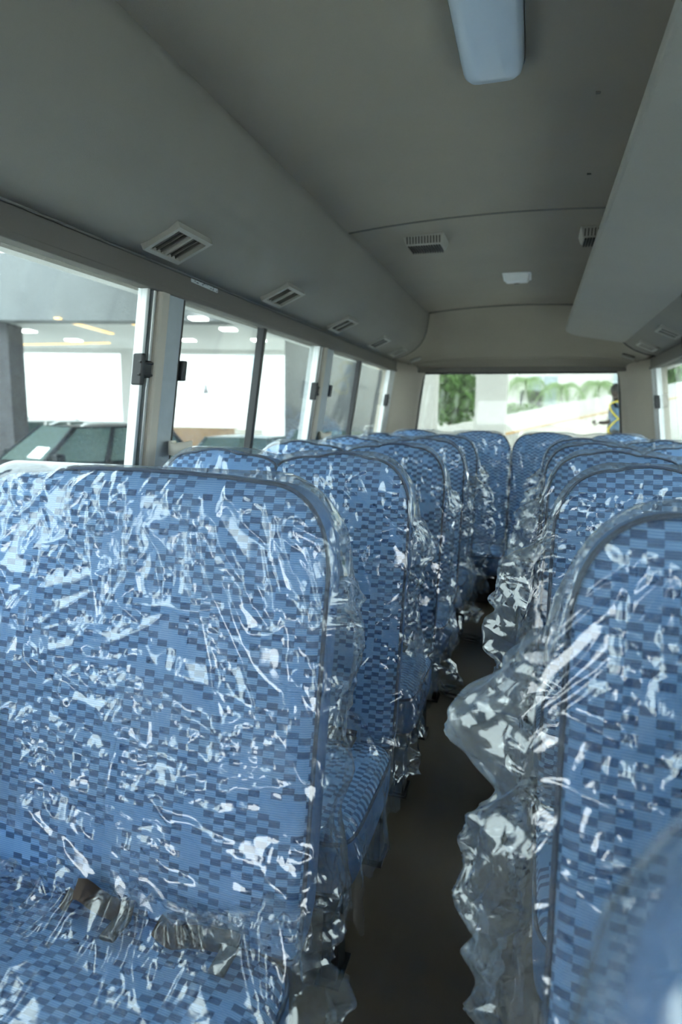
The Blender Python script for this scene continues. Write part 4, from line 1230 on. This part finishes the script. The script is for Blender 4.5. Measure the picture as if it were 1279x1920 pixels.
def foliage(parent, pts, n, s, mat, seed, name='foliage'):
    rs = np.random.RandomState(seed); v = []; f = []
    for i in range(n):
        c, rad = pts[rs.randint(len(pts))]
        d = rs.normal(size=3); d /= np.linalg.norm(d); p = np.array(c) + d * rad * rs.rand() ** .35
        a = rs.normal(size=3); a /= np.linalg.norm(a); b_ = np.cross(a, rs.normal(size=3)); b_ /= np.linalg.norm(b_) + 1e-9
        L_ = s * (0.6 + 0.8 * rs.rand()); k = len(v)
        nrm = np.cross(a, b_)
        v += [p - a * L_, p + b_ * L_ * .4 + nrm * L_ * .1, p + a * L_, p - b_ * L_ * .4 + nrm * L_ * .1]
        f.append((k, k + 1, k + 2, k + 3))
    return tag(obj(name, v, f, mat, parent), kind='stuff')
tr_ = tag(empty('leafy_tree', (-3.1, 24, GZ)), 'bushy green tree between the two white columns', 'tree')
MB().tube([(0, 0, 0), (.05, 0, 1.2), (-.05, 0, 2.4), (.1, .1, 3.6)], .14, 8, taper=[1.2, 1, .8, .4]).build('trunk', 'bark', tr_, True)
foliage(tr_, [((-.3, 0, 3.3), 1.0), ((.3, .2, 4.3), 1.0), ((-.5, .3, 4.8), 1.1), ((.5, -.2, 2.9), .8), ((-.2, 0, 2.3), .8), ((.3, 0, 2.1), .6)], 3600, .14, 'leaf', 3)
bs = tag(empty('round_shrub', (-0.75, 22.6, GZ)), 'low round shrub above the ramp parapet', 'shrub')
MB().tube([(0, 0, 0), (0, 0, 1.5)], .05, 6).build('stem', 'bark', bs)
foliage(bs, [((0, 0, 1.9), .45), ((.5, 0, 1.95), .4), ((-.45, 0, 1.8), .4)], 1600, .09, 'leaf_palm', 4)
def palm(x, y, hgt, label, seed):
    r = tag(empty('palm_tree', (x, y, GZ)), label, 'palm', 'palms beyond the ramp')
    rs = random.Random(seed)
    MB().tube([(0, 0, 0), (.05, 0, hgt * .4), (0, 0, hgt * .8), (.02, 0, hgt)], .13, 8, taper=[1.2, 1, .85, .7]).build('trunk', 'paint_white', r, True)
    for k in range(13):
        a = 2 * math.pi * k / 13 + rs.random() * .4; L_ = 1.15 * (0.85 + .3 * rs.random()); e = .9 + rs.random() * .5
        v = []; f = []
        d = Vector((math.cos(a), math.sin(a), 0)); sd = Vector((-math.sin(a), math.cos(a), 0))
        prev = None; n = 14
        P_ = []
        for i in range(n + 1):
            t = i / n; P_.append(Vector((0, 0, hgt)) + d * (L_ * t) + Vector((0, 0, e * (t * 1.0 - 1.75 * t * t) * L_)))
        for i in range(1, n + 1):
            wl = .36 * math.sin(math.pi * min(1, .15 + .85 * i / n)) + .03
            for s in (-1, 1):
                b_ = len(v); p0 = P_[i - 1]; p1 = P_[i]
                tip = p1 + sd * (s * wl) + Vector((0, 0, -.22 * wl / .36)) + (p1 - p0) * 1.2
                v += [tuple(p0), tuple(p0 + (p1 - p0) * .55), tuple(tip)]; f.append((b_, b_ + 1, b_ + 2))
        b_ = len(v)
        obj('frond', v, f, 'leaf_palm', r)
palm(-0.45, 27.5, 3.35, 'leftmost palm rising behind the cabinet', 1)
palm(0.95, 26.5, 3.05, 'middle palm with drooping fronds behind the ramp', 2)
palm(2.45, 28, 3.20, 'rightmost palm above the standing person', 3)
# greenery at the right side
sh = tag(empty('hedge_tree', (5.2, 25, GZ)), 'green tree seen through the right rear side window', 'tree')
MB().tube([(0, 0, 0), (0, 0, 2.4)], .12, 8).build('trunk', 'bark', sh)
foliage(sh, [((0, 0, 3.2), 1.3), ((1, 0, 3.9), 1.2), ((-.9, 0, 3.6), 1.0)], 3000, .15, 'leaf', 8)

# ------------------------------------------------------------------ person
def person():
    px, py = 1.38, 12.2
    pz = max(rz_(px, py), GZ)
    J = [(0, 0, .93), (0, 0, 1.10), (.0, 0.01, 1.30), (0, .02, 1.44), (0, .01, 1.53), (-.02, 0, 1.60), (-.03, 0, 1.70),      # pelvis .. head
         (.02, .17, 1.42), (.03, .24, 1.15), (.02, .25, .92), (0, .25, .83),                                               # far arm hanging
         (-.02, -.17, 1.42), (.05, -.23, 1.16), (-.20, -.22, 1.08), (-.29, -.20, 1.09),                                     # near arm reaching forward (-x)
         (.0, .09, .88), (-.03, .10, .48), (.02, .10, .09), (-.14, .10, .04),
         (.0, -.09, .88), (.06, -.10, .48), (.10, -.10, .09), (-.06, -.10, .04)]
    E_ = [(0, 1), (1, 2), (2, 3), (3, 4), (4, 5), (5, 6), (3, 7), (7, 8), (8, 9), (9, 10), (3, 11), (11, 12), (12, 13), (13, 14), (0, 15), (15, 16), (16, 17), (17, 18), (0, 19), (19, 20), (20, 21), (21, 22)]
    Rr = [(.13, .17), (.125, .16), (.13, .19), (.10, .15), (.055, .055), (.085, .075), (.095, .08), (.07, .07), (.05, .05), (.036, .036), (.03, .04),
          (.07, .07), (.05, .05), (.036, .036), (.03, .035), (.10, .10), (.065, .065), (.045, .045), (.04, .045), (.10, .10), (.065, .065), (.045, .045), (.04, .045)]
    me = bpy.data.meshes.new('person'); me.from_pydata(J, E_, [])
    o = bpy.data.objects.new('person', me); COL.objects.link(o)
    sk = o.modifiers.new('skin', 'SKIN'); sk.use_smooth_shade = True
    for i, rr in enumerate(Rr):
        me.skin_vertices[0].data[i].radius = rr
    me.skin_vertices[0].data[0].use_root = True
    sb = o.modifiers.new('sub', 'SUBSURF'); sb.levels = 2; sb.render_levels = 2
    dg = bpy.context.evaluated_depsgraph_get()
    nm = bpy.data.meshes.new_from_object(o.evaluated_get(dg))
    o.modifiers.clear(); o.data = nm; nm.name = 'person'
    nm.materials.clear()
    for q in ('skin', 'shirt', 'trousers'): nm.materials.append(MATS[q])
    for p in nm.polygons:
        c = p.center; p.use_smooth = True
        if c.z > 1.47: p.material_index = 0
        elif c.z < .96 and abs(c.y) < .2 and c.z > .08: p.material_index = 2
        elif c.z <= .08: p.material_index = 2
        elif c.x < -.10 or (c.z < 1.05 and c.y > .2): p.material_index = 0
        else: p.material_index = 1
    tag(o, 'person in blue shirt and dark trousers reaching one arm forward on the ramp', 'person')
    o.location = (px, py, pz); 
    # hair cap
    v = []; n = 16; rows = 7
    for j in range(rows):
        th = (j / (rows - 1)) * 1.75
        for i in range(n):
            a = 2 * math.pi * i / n
            v.append((-.02 + .105 * math.sin(th) * math.cos(a) + .012, .09 * math.sin(th) * math.sin(a), 1.665 + .125 * math.cos(th) + .02 * (math.cos(a) > .2) * 0 - .05 * max(0, math.cos(a)) * (th > 1.2)))
    obj('hair', v, grid_faces(n, rows, True), 'hair', o, True)
    # face features: nose and ear
    MB().tube([(-.115, 0, 1.645), (-.135, 0, 1.61), (-.115, 0, 1.60)], .014, 6).build('nose', 'skin', o, True)
    for s in (-1, 1):
        MB().tube([(-.01, s * .082, 1.655), (.01, s * .092, 1.63), (-.005, s * .084, 1.60)], .013, 6).build('ear', 'skin', o, True)
        MB().tube([(-.105, s * .035, 1.645), (-.108, s * .035, 1.64)], .011, 6).build('eye', 'dome_white', o, True)
    MB().tube([(-.112, -.022, 1.568), (-.118, 0, 1.566), (-.112, .022, 1.568)], .007, 6).build('mouth', 'hair', o, True)
    # five fingers on both hands
    def fingers(w, dirv, sidev):
        w = Vector(w); d = Vector(dirv).normalized(); s = Vector(sidev).normalized(); dn = d.cross(s)
        for k, (off, ln) in enumerate(((-.027, .07), (-.009, .082), (.009, .08), (.027, .062))):
            b0 = w + s * off + d * .03
            MB().tube([b0, b0 + d * ln * .5 + dn * .006, b0 + d * ln * .85 + dn * .022], .009, 6, taper=[1, .95, .75]).build('finger', 'skin', o, True)
        b0 = w - s * .03
        MB().tube([b0, b0 + d * .03 - s * .025, b0 + d * .06 - s * .03], .010, 6, taper=[1, .95, .8]).build('thumb', 'skin', o, True)
    fingers((-.30, -.20, 1.09), (-1, 0, .06), (0, .4, 1))
    fingers((0, .25, .83), (-.1, 0, -1), (1, 0, 0))
    # yellow cord across the back
    pts = []
    for q in range(64):
        t = 2 * math.pi * q / 64
        xx = .03 + .155 * math.sin(2 * t) * (1.0 if math.cos(t) > 0 else 1.0); zz = 1.16 + .30 * math.cos(t)
        pts.append((px + xx, py - .262 - .03 * math.cos(t * 1.0) ** 2 + (.05 if zz > 1.36 else 0), pz + zz))
    cd = MB().tube(pts, .014, 8, closed=True).build('yellow_cord', 'yellow', None, True)
    tag(cd, 'yellow cord looped in a figure of eight on the person in blue', 'cord')
person()
